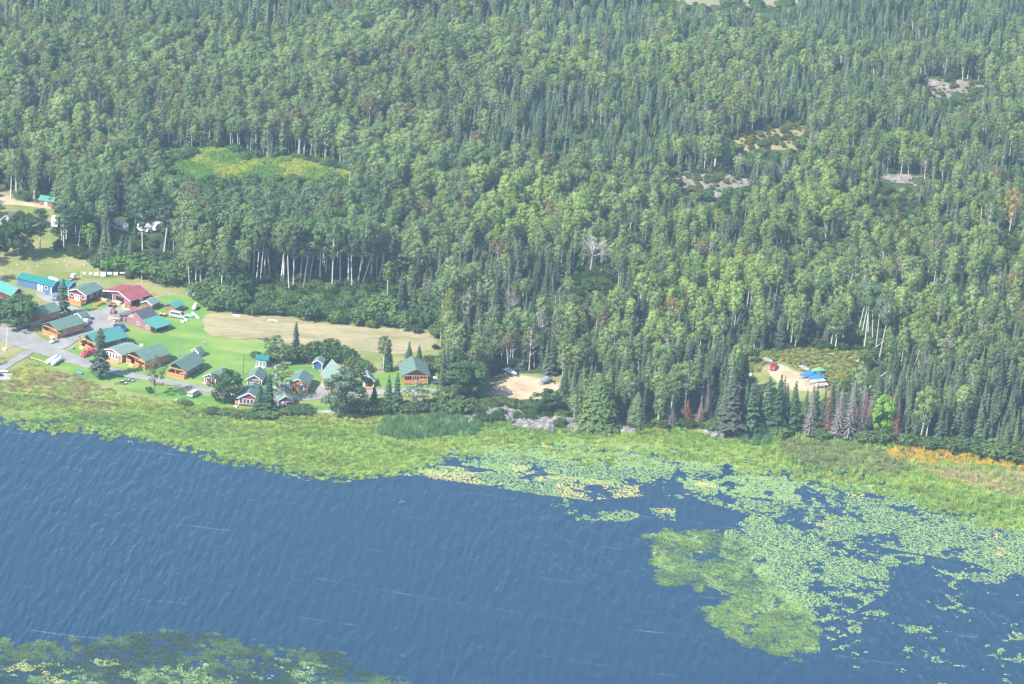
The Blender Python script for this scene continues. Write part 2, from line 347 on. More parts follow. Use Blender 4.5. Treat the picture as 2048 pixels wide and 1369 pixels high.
sheet('sand_lot', [(1534, 733), (1556, 727), (1582, 738), (1604, 752), (1646, 768), (1654, 778), (1628, 784), (1602, 782), (1576, 782), (1556, 768), (1538, 750)], 0.10, M_SAND, 0.8, 15)
sheet('brush_clearing', [(1470, 722), (1540, 702), (1640, 700), (1740, 705), (1740, 735), (1690, 800), (1620, 805), (1540, 800), (1480, 770)], 0.06, M_ROUGH, 1.2, 16)
# draped sheets for open patches up in the forest
def drape(name, key, m, dz, grow=1.0, step=2.0, seed=1):
    pts = CLR[key]; c = np.mean(pts, 0); pts = [tuple(c + (np.array(p) - c) * grow) for p in pts]
    W = np.array([ground_h(*p) for p in pts]); x0, y0 = W[:, :2].min(0); x1, y1 = W[:, :2].max(0)
    X, Y = np.meshgrid(np.arange(x0 - 4, x1 + 4, step), np.arange(y0 - 4, y1 + 4, step))
    ins = inpoly(X + (fnoise(X / 6, Y / 6, seed) - .5) * 9, Y + (fnoise(X / 6 + 7, Y / 6, seed) - .5) * 9, [tuple(q[:2]) for q in W])
    Z = hgt(X, Y) + dz + (fnoise(X / 3, Y / 3, seed + 5, 3) * 0.5 if name == 'rock_outcrop' else 0)
    nx = X.shape[1]; V = np.stack([X.ravel(), Y.ravel(), Z.ravel()], 1); F = []
    for j in range(X.shape[0] - 1):
        for i in range(nx - 1):
            if ins[j, i] and ins[j + 1, i] and ins[j, i + 1] and ins[j + 1, i + 1]: F.append([j * nx + i, j * nx + i + 1, (j + 1) * nx + i + 1, (j + 1) * nx + i])
    used = sorted({v for f in F for v in f}); mp = {v: k for k, v in enumerate(used)}
    o = mesh_obj(name, V[used], [[mp[v] for v in f] for f in F], m, smooth_=True)
    return tag(o, kind='structure')
drape('meadow', 'meadow', M_MEADOW, 0.12, 1.25)
drape('rock_outcrop', 'rock', M_ROCK, 0.1, 1.12, 1.2)
drape('rock_outcrop', 'rock_far', M_ROCK, 0.1, 1.05, 1.5)
drape('meadow', 'rock_mid', ramp_mat('rusty_rock_moss', [(0.3, (0.13, 0.15, 0.05)), (0.5, (0.28, 0.24, 0.10)), (0.7, (0.42, 0.36, 0.28))], 0.12, scale2=0.8), 0.1, 1.1)
drape('rock_outcrop', 'rock_row', M_ROCK, 0.1, 1.0, 1.5)
drape('rock_outcrop', 'rock_small', M_ROCK, 0.1, 1.0, 1.5)
drape('meadow', 'far_meadow', ramp_mat('far_field_grass', [(0.3, (0.16, 0.17, 0.08)), (0.5, (0.26, 0.235, 0.14)), (0.7, (0.34, 0.29, 0.19))], 0.05, scale2=0.5), 0.3, 1.3, 4.0)

# ================================================================== VEGETATION PROTOTYPES
class GeoB:
    def __init__(s): s.v = []; s.f = []; s.m = []; s.n = 0
    def add(s, V, F, mi=0):
        s.v.append(np.asarray(V, float)); s.f += [[i + s.n for i in f] for f in F]; s.m += [mi] * len(F); s.n += len(V)
    def tube(s, P, R, mi=0, k=5):
        P = np.asarray(P, float); n = len(P); V = []
        for i in range(n):
            t = P[min(i + 1, n - 1)] - P[max(i - 1, 0)]; t /= np.linalg.norm(t) + 1e-9
            a = np.cross(t, [0.3, 0.9, 0.1]); a /= np.linalg.norm(a) + 1e-9; b = np.cross(t, a)
            for j in range(k):
                th = 2 * math.pi * j / k; V.append(P[i] + R[i] * (a * math.cos(th) + b * math.sin(th)))
        F = [[i * k + j, i * k + (j + 1) % k, (i + 1) * k + (j + 1) % k, (i + 1) * k + j] for i in range(n - 1) for j in range(k)]
        F.append(list(range((n - 1) * k, n * k)))
        s.add(V, F, mi)
    def quads(s, c, nrm, size, rng, mi=0, asp=1.0):
        c = np.asarray(c); n = len(c); r = rng.normal(size=(n, 3)); u = np.cross(nrm, r); u /= np.linalg.norm(u, axis=1)[:, None] + 1e-9; v = np.cross(nrm, u)
        v /= np.linalg.norm(v, axis=1)[:, None] + 1e-9
        u = u * (size / 2)[:, None]; v = v * (size / 2 * asp)[:, None]
        V = np.stack([c - u - v, c + u - v * .6, c + u * .8 + v, c - u * .7 + v * .8], 1).reshape(-1, 3)
        s.add(V, [[4 * i, 4 * i + 1, 4 * i + 2, 4 * i + 3] for i in range(n)], mi)
    def V(s): return np.vstack(s.v)
def unit(v): return v / (np.linalg.norm(v, axis=-1, keepdims=True) + 1e-9)

def broadleaf(seed, h=18.0, R=3.0, cs=0.45, K=15, per=62, cr=1.35, leaf=0.5, droop=0.0, bare=0.06, stems=1, flat=0.85):
    """returns trunk GeoB and crown GeoB; round-topped aspen or birch crown of leaf clumps on limbs"""
    rng = np.random.default_rng(seed); tr = GeoB(); cw = GeoB(); cen = np.array([0, 0, h * (cs + (1 - cs) * .42)]); half = np.array([R, R, h * (1 - cs) * .55])
    for st in range(stems):
        lean = rng.normal(size=2) * (0.025 + 0.07 * (stems > 1)); zs = np.linspace(0, h * 0.86, 7)
        bx = np.cumsum(rng.normal(size=(7, 2)) * 0.12, 0); P = np.column_stack([lean[0] * zs + bx[:, 0] * zs / h, lean[1] * zs + bx[:, 1] * zs / h, zs])
        r0 = h * 0.0115 / (1 + 0.25 * (stems - 1)); tr.tube(P, np.linspace(r0, r0 * 0.25, 7), 0, 6); n = K // stems
        for i in range(n):
            v = (i + rng.random()) / n; zc = 2 * v ** .8 - 1; a = i * 2.4 + st * 1.1 + rng.random() * .7; rr0 = math.sqrt(max(0.0, 1 - abs(zc) ** 2.2)) * ((.62 + .38 * rng.random()) if i % 4 else .35 * rng.random() + .15)
            wob = 1 + .22 * math.sin(a * 2 + seed); c = cen + half * np.array([math.cos(a) * rr0 * wob, math.sin(a) * rr0 * wob, zc * flat * (.92 + .16 * rng.random())])
            tz = max(h * cs * .75, c[2] - rr0 * R * .9); b0 = np.array([np.interp(tz, zs, P[:, 0]), np.interp(tz, zs, P[:, 1]), min(tz, h * .85)])
            tr.tube([b0, (b0 + c) / 2 + rng.normal(size=3) * .15, c], [r0 * .36, r0 * .22, r0 * .08], 0, 4)
            if rng.random() < bare: continue
            k = int(per * (0.7 + 0.6 * rng.random())); d = unit(rng.normal(size=(k, 3))); q = cr * (0.75 + 0.5 * rng.random()); out = unit((c - cen) / half)
            d = unit(d + out * .35); pos = c + d * (q * (0.55 + 0.5 * rng.random(k)))[:, None] * np.array([1, 1, 0.8])
            nr = unit(d * .8 + unit((pos - cen) / half) * .9 + rng.normal(size=(k, 3)) * 0.42)
            cw.quads(pos, nr, leaf * (0.6 + 0.8 * rng.random(k)), rng)
    return tr, cw
def conifer(seed, h=14.0, R=1.9, nt_=24, nb=9, droop=0.45, dead=False, base=0.06, gap=0.0, fuzz=12, pw=.72, irr=.35):
    rng = np.random.default_rng(seed); tr = GeoB(); cw = GeoB()
    lean = rng.normal(size=2) * 0.015; top = np.array([lean[0] * h, lean[1] * h, h])
    r0 = h * 0.011 + 0.03; tr.tube([[0, 0, 0], top * .5 + [0.08, 0, 0], top * .97], [r0, r0 * .6, 0.02], 0, 6)
    for i in range(nt_):
        t = base + (1 - base) * (i / nt_) ** 0.95; z = t * h; L0 = R * min(1.0, (1 - t) ** pw * (1 - irr / 2 + irr * rng.random()) * min(1, .55 + t * 4)) + 0.10
        n = max(4, int(nb * (1 - t * 0.45)))
        for j in range(n):
            if rng.random() < gap: continue
            a = 2 * math.pi * (j + rng.random() * 0.8) / n + i * 1.3; L = L0 * (0.7 + 0.5 * rng.random())
            d = np.array([math.cos(a), math.sin(a), 0]); s_ = np.array([-d[1], d[0], 0]); c0 = top * t; c0 = np.array([c0[0], c0[1], z])
            wd = (0.065 if dead else 0.30) * L + (0.02 if dead else 0.12); dz = droop * L
            mid = c0 + d * L * .55 + [0, 0, -dz * .35]; tip = c0 + d * L + [0, 0, -dz * (0.8 if not dead else 0.5)]
            V = [c0 + s_ * wd * .3, c0 - s_ * wd * .3, mid - s_ * wd, mid + s_ * wd, tip, mid - [0, 0, wd * .9]]
            cw.add(V, [[0, 1, 2, 3], [3, 2, 4]] + ([[1, 5, 4], ] if not dead else []))
        if not dead:
            k = max(5, int(fuzz * (1.15 - t))); a = rng.random(k) * 6.283; rr = L0 * (0.45 + 0.6 * rng.random(k))
            pos = np.column_stack([np.cos(a) * rr + lean[0] * z, np.sin(a) * rr + lean[1] * z, z - rr * droop * .6 + rng.normal(size=k) * .15])
            cw.quads(pos, unit(np.column_stack([np.cos(a), np.sin(a), np.full(k, .8)])), 0.22 + 0.3 * rng.random(k), rng)
    return tr, cw
def snag(seed, h=13.0, nb=16):
    rng = np.random.default_rng(seed); g = GeoB(); lean = rng.normal(size=2) * 0.05
    P = np.array([[0, 0, 0], [lean[0] * h * .5, lean[1] * h * .5, h * .5], [lean[0] * h + .3, lean[1] * h, h]]); g.tube(P, [.2, .13, .04], 0, 6)
    for i in range(nb):
        t = 0.4 + 0.58 * rng.random(); c = P[0] * (1 - t) ** 2 + P[1] * 2 * t * (1 - t) + P[2] * t * t; a = rng.random() * 6.28; L = (1.2 - t) * h * 0.28 + .6
        d = np.array([math.cos(a), math.sin(a), 0.9]); m = c + d * L * .5; e = c + d * L + np.array([0, 0, .3 * L])
        g.tube([c, m, e], [.07, .05, .02], 0, 4)
        for q in range(2):
            b = m + rng.normal(size=3) * .1; g.tube([b, b + unit(d + rng.normal(size=3) * .6) * L * .5], [.035, .012], 0, 3)
    return g
def shrub(seed, h=3.0, R=2.0, K=9, per=60, leaf=0.42):
    rng = np.random.default_rng(seed); st = GeoB(); cw = GeoB()
    for i in range(K):
        a = i * 2.4 + rng.random(); rad = R * math.sqrt((i + .3) / K) * 0.8; z = h * (0.75 - 0.45 * (rad / R) ** 2 + 0.15 * rng.random()); c = np.array([rad * math.cos(a), rad * math.sin(a), z])
        st.tube([[0.1 * math.cos(a), .1 * math.sin(a), 0], c * [.5, .5, .6], c], [.05, .04, .02], 0, 4)
        k = per; d = unit(rng.normal(size=(k, 3))); cr = R * .42
        pos = c + d * (cr * (0.6 + 0.5 * rng.random(k)))[:, None]; pos[:, 2] = np.abs(pos[:, 2]); cw.quads(pos, unit(d + rng.normal(size=(k, 3)) * .5 + [0, 0, .3]), leaf * (0.6 + 0.8 * rng.random(k)), rng)
    return st, cw
def tuft(seed, h=1.0, R=0.5, nb=34, wd=0.06, lean=0.25):
    rng = np.random.default_rng(seed); V = []
    for i in range(nb):
        a = rng.random() * 6.28; r = R * math.sqrt(rng.random()); b = np.array([r * math.cos(a), r * math.sin(a), -0.05]); d = rng.random() * 6.28
        s_ = np.array([math.cos(d), math.sin(d), 0]) * wd; hh = h * (0.6 + 0.6 * rng.random()); t = b + [lean * hh * (rng.normal() * .6 + .5), lean * hh * rng.normal() * .6, hh]
        V += [b - s_, b + s_, t + s_ * .3, t - s_ * .3]
    return np.array(V)

PROTO = {}
def joined(name, parts):
    """one mesh object (not linked to the scene) from (GeoB, material) pairs"""
    V = []; F = []; mi = []; off = 0; ms = []
    for g, m in parts:
        v = g.V(); V.append(v); F += [[i + off for i in f] for f in g.f]; mi += [len(ms)] * len(g.f); ms.append(m); off += len(v)
    return mesh_obj(name, np.vstack(V), F, ms, parent=False, mi=mi)
def proto_tree(kind, n, fn, bark, leafm, name_tr='trunk', name_cr='crown'):
    L = []
    for i in range(n):
        t, c = fn(i)
        mt = mesh_obj('trunk', t.V(), t.f, bark, parent=False).data; mc = mesh_obj('crown', c.V(), c.f, leafm, parent=False).data
        L.append((joined(f'{kind}_{i}', [(t, bark), (c, leafm)]), mt, mc))
    PROTO[kind] = L
proto_tree('aspen', 9, lambda i: broadleaf(10 + i, 18, [2.7, 3.3, 2.3, 3.0, 3.6, 2.6, 2.9, 2.1, 3.1][i], [.40, .50, .34, .60, .30, .45, .36, .28, .52][i], 36, 46, .95, .37, 0, .07), BARK_PALE, LEAF)
proto_tree('sparse', 6, lambda i: broadleaf(40 + i, 16, 2.1 + .2 * i, .33, 30, 24, .8, .34, 0.0, .22), BARK_PALE, LEAF)
proto_tree('spruce', 7, lambda i: conifer(60 + i, 14, [1.9, 2.3, 1.6, 2.7, 2.1, 3.0, 2.0][i], 30, 9, .42, pw=[.85, 1.0, .8, 1.05, .9, 1.0, .75][i], irr=[.4, .5, .7, .4, .5, .6, .9][i]), BARK_DARK, NEEDLE)
proto_tree('deadspruce', 3, lambda i: conifer(80 + i, 13, [1.5, 1.9, 1.4][i], 40, 13, 0.35, True, 0.05, .12), BARK_GREY, NEEDLE)
proto_tree('shrub', 4, lambda i: shrub(90 + i, 3.2, 2.2, 14, 60, .38), BARK_DARK, LEAF)
proto_tree('poplar', 3, lambda i: broadleaf(100 + i, 12, 4.2, .16, 60, 64, 1.05, .40, 0.0, .05, 3), BARK_DARK, LEAF)
proto_tree('cedar', 2, lambda i: conifer(120 + i, 14, 4.0, 56, 14, 0.5, False, 0.02, 0, 110, .62, .25), BARK_DARK, NEEDLE)
proto_tree('pine', 2, lambda i: broadleaf(130 + i, 15, 2.6, .30, 30, 30, .8, .30, 0.0, .15), BARK_DARK, NEEDLE)
proto_tree('oldspruce', 2, lambda i: conifer(150 + i, 14, 2.2, 26, 8, .5, False, .18, .30, 9, .55, .9), BARK_DARK, NEEDLE)
SNAG = [snag(140 + i, 13, 15 + 3 * i) for i in range(3)]
PROTO['snag'] = [(joined(f'snag_{i}', [(g, BARK_GREY)]), mesh_obj('trunk', g.V(), g.f, BARK_GREY, parent=False).data, None) for i, g in enumerate(SNAG)]
def tuft_proto(kind, n, **kw):
    L = []
    for i in range(n):
        me = quads_mesh(f'{kind}_{i}', tuft(200 + i, **kw), 4, BLADE); L.append((bpy.data.objects.new(f'{kind}_{i}', me), None, None))
    PROTO[kind] = L
tuft_proto('sedge', 4, h=0.9, R=0.75, nb=46, wd=0.07, lean=0.3)
tuft_proto('cattail', 3, h=1.9, R=0.7, nb=34, wd=0.06, lean=0.2)
tuft_proto('weed', 3, h=0.35, R=0.8, nb=16, wd=0.07, lean=0.8)

# ------------------------------------------------------------------ instancing one 'stuff' object over points
def stuff(name, kinds, P, rz, scl, idx, tint, label, cat, lean=None):
    """P (n,3); kinds: list of proto kinds in collection order; idx into the flattened list"""
    n = len(P)
    if n == 0: return
    me = bpy.data.meshes.new(name); me.vertices.add(n); me.vertices.foreach_set('co', np.asarray(P, np.float32).ravel())
    rot = np.zeros((n, 3), np.float32); rot[:, 2] = rz
    if lean is not None: rot[:, 0] = lean[:, 0]; rot[:, 1] = lean[:, 1]
    a = me.attributes.new('rot', 'FLOAT_VECTOR', 'POINT'); a.data.foreach_set('vector', rot.ravel())
    a = me.attributes.new('scl', 'FLOAT_VECTOR', 'POINT'); a.data.foreach_set('vector', np.asarray(scl, np.float32).ravel())
    a = me.attributes.new('idx', 'INT', 'POINT'); a.data.foreach_set('value', np.asarray(idx, np.int32))
    a = me.attributes.new('tint', 'FLOAT_VECTOR', 'POINT'); a.data.foreach_set('vector', np.asarray(tint, np.float32).ravel())
    o = bpy.data.objects.new(name, me); C.objects.link(o)
    col = bpy.data.collections.new(name + '_prototypes'); k = 0
    for kd in kinds:
        for (ob, _, _) in PROTO[kd]:
            q = bpy.data.objects.new(f'{name}_p{k:02d}', ob.data); col.objects.link(q); k += 1
    g = bpy.data.node_groups.new(name + '_scatter', 'GeometryNodeTree')
    g.interface.new_socket('Geometry', in_out='INPUT', socket_type='NodeSocketGeometry'); g.interface.new_socket('Geometry', in_out='OUTPUT', socket_type='NodeSocketGeometry')
    gi = g.nodes.new('NodeGroupInput'); go = g.nodes.new('NodeGroupOutput'); ip = g.nodes.new('GeometryNodeInstanceOnPoints'); ci = g.nodes.new('GeometryNodeCollectionInfo')
    ci.inputs['Collection'].default_value = col; ci.inputs['Separate Children'].default_value = True; ci.inputs['Reset Children'].default_value = True
    def na(nm, ty):
        q = g.nodes.new('GeometryNodeInputNamedAttribute'); q.data_type = ty; q.inputs['Name'].default_value = nm; return q.outputs['Attribute']
    L = g.links.new
    L(gi.outputs[0], ip.inputs['Points']); L(ci.outputs[0], ip.inputs['Instance']); ip.inputs['Pick Instance'].default_value = True
    L(na('idx', 'INT'), ip.inputs['Instance Index']); L(na('rot', 'FLOAT_VECTOR'), ip.inputs['Rotation']); L(na('scl', 'FLOAT_VECTOR'), ip.inputs['Scale'])
    L(ip.outputs[0], go.inputs[0])
    md = o.modifiers.new('scatter', 'NODES'); md.node_group = g
    return tag(o, label, cat, kind='stuff')

# ================================================================== THE FOREST
G1 = (.11, .195, .065); G2 = (.15, .26, .07); DK = (.050, .105, .06); DK2 = (.08, .145, .075); OL = (.14, .17, .08)
SOLO = [
 ('poplar', 0, 38, 657, 588, 66, G1, 'big round poplar in front of the orange cabin with the raised deck', 'poplar tree', 'poplar_tree'),
 ('poplar', 1, 8, 645, 596, 40, (.055, .12, .045), 'dark poplar half cut off by the picture edge behind the big round one', 'poplar tree', 'poplar_tree'),
 ('oldspruce', 1, 128, 630, 556, 24, (.075, .115, .065), 'grey-green spruce beside the dark red cabin with the orange deck', 'spruce tree', 'spruce_tree'),
 ('oldspruce', 0, 199, 756, 654, 36, (.075, .105, .07), 'tall thin old spruce standing between the road and the maroon-walled lodge', 'spruce tree', 'spruce_tree'),
 ('pine', 0, 309, 791, 710, 44, (.12, .13, .065), 'tall pine with a long bare trunk beside the lakeside road', 'pine tree', 'pine_tree'),
 ('poplar', 2, 452, 806, 736, 52, (.085, .16, .06), 'dense round poplar over the parked white car', 'poplar tree', 'poplar_tree'),
 ('sparse', 1, 556, 800, 722, 52, (.13, .19, .075), 'leaning white-stemmed birch in front of the orange cabin with a porch', 'birch tree', 'birch_tree'),
 ('sparse', 2, 548, 806, 738, 34, (.11, .17, .07), 'slim birch just behind the two shoreline spruces', 'birch tree', 'birch_tree'),
 ('spruce', 1, 519, 826, 764, 26, (.06, .12, .05), 'shorter of the two spruces before the maroon lakeside cabin', 'spruce tree', 'spruce_tree'),
 ('spruce', 4, 537, 828, 746, 30, (.05, .11, .05), 'taller of the two spruces before the maroon lakeside cabin', 'spruce tree', 'spruce_tree'),
 ('spruce', 2, 591, 716, 642, 20, (.055, .09, .06), 'narrow pointed spruce rising from the hedge below the brown field', 'spruce tree', 'spruce_tree'),
 ('aspen', 4, 548, 722, 668, 36, G1, 'round aspen at the west end of the hedge below the brown field', 'aspen tree', 'aspen_tree'),
 ('poplar', 1, 692, 832, 730, 74, (.14, .21, .11), 'largest grey-green poplar, hiding part of the steep-roofed cabin', 'poplar tree', 'poplar_tree'),
 ('sparse', 0, 680, 826, 756, 36, (.11, .15, .08), 'ragged grey-leaved birch at the foot of the largest poplar', 'birch tree', 'birch_tree'),
 ('spruce', 5, 748, 812, 766, 18, DK, 'small dark spruce beside the road below the little grey cabin', 'spruce tree', 'spruce_tree'),
 ('spruce', 1, 775, 826, 748, 26, DK2, 'first spruce of the clump below the last lodge', 'spruce tree', 'spruce_tree'),
 ('spruce', 4, 792, 828, 745, 26, DK2, 'middle spruce of the clump below the last lodge', 'spruce tree', 'spruce_tree'),
 ('deadspruce', 0, 801, 824, 790, 16, (.28, .13, .10), 'short brown dead spruce beside the clump below the last lodge', 'dead spruce', 'dead_spruce'),
 ('sparse', 3, 832, 826, 762, 48, (.10, .15, .08), 'pale-leaved birch in front of the last lodge porch', 'birch tree', 'birch_tree'),
 ('aspen', 2, 914, 806, 720, 46, (.09, .16, .055), 'leafy aspen where the road reaches the sandy boat lot', 'aspen tree', 'aspen_tree'),
 ('poplar', 0, 950, 800, 722, 50, (.10, .18, .065), 'dark leafy poplar leaning over the end of the sandy boat lot', 'poplar tree', 'poplar_tree'),
 ('spruce', 3, 935, 796, 716, 34, (.06, .11, .055), 'grey-green spruce between the two leafy trees by the sandy lot', 'spruce tree', 'spruce_tree'),
 ('snag', 0, 757, 744, 676, 22, (.4, .36, .33), 'white leaning dead stem behind the little grey cabin', 'bare dead tree', 'dead_tree'),
 ('spruce', 0, 776, 742, 678, 20, DK2, 'pointed spruce directly behind the little grey cabin', 'spruce tree', 'spruce_tree'),
 ('aspen', 1, 766, 744, 670, 26, (.13, .19, .06), 'yellowish aspen beside the white dead stem at the field corner', 'aspen tree', 'aspen_tree'),
 ('spruce', 5, 818, 722, 682, 16, DK2, 'small spruce rising behind the last lodge roof', 'spruce tree', 'spruce_tree'),
 ('spruce', 2, 838, 726, 690, 15, DK2, 'smaller of the two spruces rising behind the last lodge', 'spruce tree', 'spruce_tree'),
 ('cedar', 0, 1195, 852, 748, 68, (.115, .175, .06), 'broad yellow-green cedar at the water below the rocky point', 'cedar tree', 'cedar_tree'),
 ('cedar', 1, 1272, 852, 784, 34, (.12, .175, .07), 'smaller olive cedar at the water past the rock ledge', 'cedar tree', 'cedar_tree'),
 ('poplar', 2, 1092, 832, 776, 48, (.06, .13, .05), 'dark bushy poplar between the sand lot and the white rocks', 'poplar tree', 'poplar_tree'),
 ('snag', 1, 1118, 826, 785, 26, (.3, .24, .27), 'greyish leafless tree beside the dark bushy poplar', 'bare dead tree', 'dead_tree'),
 ('poplar', 0, 1763, 874, 788, 46, (.24, .42, .06), 'vivid lime-green tree among grey dead spruces at the marsh edge', 'lime-green tree', 'leafy_tree'),
 ('deadspruce', 1, 1790, 882, 792, 16, (.25, .12, .09), 'rust-red dead spruce right beside the lime-green tree', 'dead spruce', 'dead_spruce'),
 ('deadspruce', 1, 1652, 868, 766, 22, (.25, .13, .10), 'rust-red dead spruce below the blue-tarped boats', 'dead spruce', 'dead_spruce'),
 ('deadspruce', 0, 1616, 872, 782, 24, (.28, .245, .215), 'grey dead spruce west of the rust-red one below the tarps', 'dead spruce', 'dead_spruce'),
 ('deadspruce', 2, 1672, 878, 776, 26, (.28, .245, .215), 'grey dead spruce just east of the rust-red one below the tarps', 'dead spruce', 'dead_spruce'),
 ('deadspruce', 0, 1694, 880, 758, 27, (.28, .245, .215), 'tallest grey dead spruce on the marsh bank', 'dead spruce', 'dead_spruce'),
 ('deadspruce', 2, 1716, 878, 772, 24, (.27, .23, .21), 'grey dead spruce between the tallest dead one and the lime-green tree', 'dead spruce', 'dead_spruce'),
 ('deadspruce', 1, 1372, 846, 798, 18, (.34, .12, .08), 'short rust-orange dead spruce by the small blue cabin', 'dead spruce', 'dead_spruce'),
 ('deadspruce', 2, 1340, 852, 806, 18, (.29, .25, .23), 'short grey dead spruce west of the rust-orange one', 'dead spruce', 'dead_spruce'),
 ('deadspruce', 0, 1397, 852, 806, 16, (.30, .22, .18), 'short brown-grey dead spruce nearest the small blue cabin', 'dead spruce', 'dead_spruce'),
 ('spruce', 5, 1462, 868, 740, 52, (.085, .10, .075), 'broad greyish spruce hiding half of the small blue cabin', 'spruce tree', 'spruce_tree'),
 ('spruce', 3, 1498, 866, 766, 40, DK2, 'dark spruce next to the broad greyish one', 'spruce tree', 'spruce_tree'),
 ('spruce', 0, 1532, 862, 752, 30, DK2, 'slim dark spruce in front of the red truck clearing', 'spruce tree', 'spruce_tree'),
 ('spruce', 4, 1553, 866, 748, 30, DK, 'pointed dark spruce in front of the sand patch', 'spruce tree', 'spruce_tree'),
 ('spruce', 2, 1584, 864, 760, 26, (.07, .125, .05), 'light green spruce in front of the sand patch', 'spruce tree', 'spruce_tree'),
 ('aspen', 4, 2018, 470, 368, 28, (.42, .30, .03), 'golden yellow aspen alone above the pale young growth', 'yellow aspen', 'aspen_tree'),
 ('snag', 2, 1180, 552, 470, 60, (.45, .4, .38), 'big forked bare tree, whitest in the mid-forest', 'bare dead tree', 'dead_tree'),
 ('snag', 0, 1203, 552, 492, 34, (.45, .4, .38), 'smaller forked bare tree beside the big white one', 'bare dead tree', 'dead_tree'),
 ('snag', 1, 1018, 640, 582, 34, (.45, .4, .38), 'branching bare tree standing behind the sandy boat lot woods', 'bare dead tree', 'dead_tree'),
 ('snag', 2, 1244, 372, 332, 24, (.4, .36, .36), 'small grey bare tree beside the bare rock outcrop', 'bare dead tree', 'dead_tree'),
 ('aspen', 4, 179, 506, 442, 26, (.20, .36, .04), 'bright lime young aspen beside the white campers', 'aspen tree', 'aspen_tree'),
 ('poplar', 0, 42, 516, 420, 56, (.07, .13, .045), 'broad dark poplar in front of the white-gabled cottages', 'poplar tree', 'poplar_tree'),
 ('poplar', 1, 10, 512, 436, 34, (.05, .10, .045), 'dark poplar at the picture edge by the white-gabled cottages', 'poplar tree', 'poplar_tree'),
 ('aspen', 2, 80, 500, 412, 28, (.08, .15, .05), 'upright aspen before the second white-gabled cottage', 'aspen tree', 'aspen_tree'),
 ('aspen', 0, 128, 500, 404, 36, (.07, .13, .05), 'grey-green aspen standing right of the first white camper', 'aspen tree', 'aspen_tree'),
 ('aspen', 3, 156, 500, 410, 34, (.06, .12, .05), 'grey-green aspen between the first camper and the lime aspen', 'aspen tree', 'aspen_tree'),
 ('aspen', 5, 285, 505, 398, 34, (.065, .13, .055), 'pale-trunked aspen standing before the middle white camper', 'aspen tree', 'aspen_tree'),
 ('aspen', 3, 326, 520, 392, 44, (.065, .13, .055), 'pale-trunked aspen standing past the last white camper', 'aspen tree', 'aspen_tree'),
 ('sparse', 2, 986, 796, 768, 22, (.26, .07, .06), 'small red-leaved tree at the edge of the sandy lot', 'red-leaved tree', 'leafy_tree'),
]
TALLW = [(520, 570, 430, 0), (528, 566, 420, .02), (560, 580, 440, -.01), (566, 574, 436, .01), (578, 584, 442, .01), (586, 580, 436, .07), (600, 566, 430, .09), (608, 576, 446, .05), (618, 568, 440, .03), (664, 586, 432, 0), (680, 570, 440, .01), (697, 576, 436, .03), (704, 584, 450, 0), (714, 580, 430, .12), (722, 578, 445, .16), (505, 566, 430, 0), (512, 572, 444, .01), (498, 560, 424, 0), (540, 560, 426, .02), (640, 570, 430, .02), (652, 566, 440, -.02), (740, 566, 440, .02), (756, 570, 452, .03), (793, 572, 500, .03)]
TALLE = [(1716, 668, 560), (1722, 676, 556), (1728, 700, 560), (1736, 676, 562), (1745, 690, 566), (1752, 700, 570), (1758, 720, 590)]
rng = np.random.default_rng(7)
def blob(px, py, cx, cy, rx, ry):
    return np.exp(-(((px - cx) / rx) ** 2 + ((py - cy) / ry) ** 2))
SP = 3.6
X, Y = np.meshgrid(np.arange(-330, 331, SP), np.arange(-110, 640, SP)); X = X + (np.arange(X.shape[0]) % 2)[:, None] * SP / 2
X = X.ravel() + rng.uniform(-2.0, 2.0, X.size); Y = Y.ravel() + rng.uniform(-2.0, 2.0, Y.size)
halfw = 0.175 * (Y - CY) + 45; k = (np.abs(X) < halfw) & (Y > shore(X) + 3.5); X = X[k]; Y = Y[k]; Z = hgt(X, Y)
PX, PY = project(np.column_stack([X, Y, Z]))
k = ~blocked(PX, PY) & ~((fnoise(X / 11, Y / 13, 55, 2) > .70) & (PY < 800)); X, Y, Z, PX, PY = [a[k] for a in (X, Y, Z, PX, PY)]
n = len(X)
big = fnoise(X / 38, Y / 55, 11, 3); fine = rng.random(n)
pa = 0.46 + 1.9 * (big - 0.5)
for cx, cy, rx, ry, wgt in [(350, 210, 480, 150, .45), (600, 480, 330, 110, .35), (1040, 470, 160, 60, .35), (1380, 640, 170, 90, .5), (1300, 180, 220, 60, .3), (1880, 690, 170, 60, .35),
                            (1800, 420, 170, 60, .25), (1560, 480, 150, 80, .15), (150, 20, 400, 60, -.6), (1150, 300, 260, 70, -.3), (1700, 70, 420, 70, -.35), (1000, 60, 260, 50, -.3),
                            (1800, 840, 320, 55, -.75), (1350, 820, 160, 50, -.45), (1000, 560, 120, 80, -.2), (1550, 660, 130, 40, -.2), (1180, 790, 120, 45, -.2)]:
    pa = pa + wgt * blob(PX, PY, cx, cy, rx, ry)
sp = np.where(fine < np.clip(pa, 0.06, 0.93), 0, 1)            # 0 aspen 1 spruce
r2 = rng.random(n)
sparse_p = 0.08 + 0.55 * blob(PX, PY, 1040, 660, 170, 90) + 0.3 * blob(PX, PY, 1900, 430, 200, 80) + 0.15 * blob(PX, PY, 1650, 560, 300, 90)
sp = np.where((sp == 0) & (r2 < sparse_p), 2, sp)              # 2 thin birch
dead_p = 0.018 + 0.30 * blob(PX, PY, 1700, 850, 130, 30) + 0.10 * blob(PX, PY, 1330, 840, 90, 25)
sp = np.where((sp == 1) & (r2 > 1 - dead_p), 3, sp)            # 3 dead spruce
sp = np.where((sp == 0) & (r2 > 0.985), 4, sp)                 # 4 bare snag
edge = (Y - shore(X) < 130) & (PX < 900)
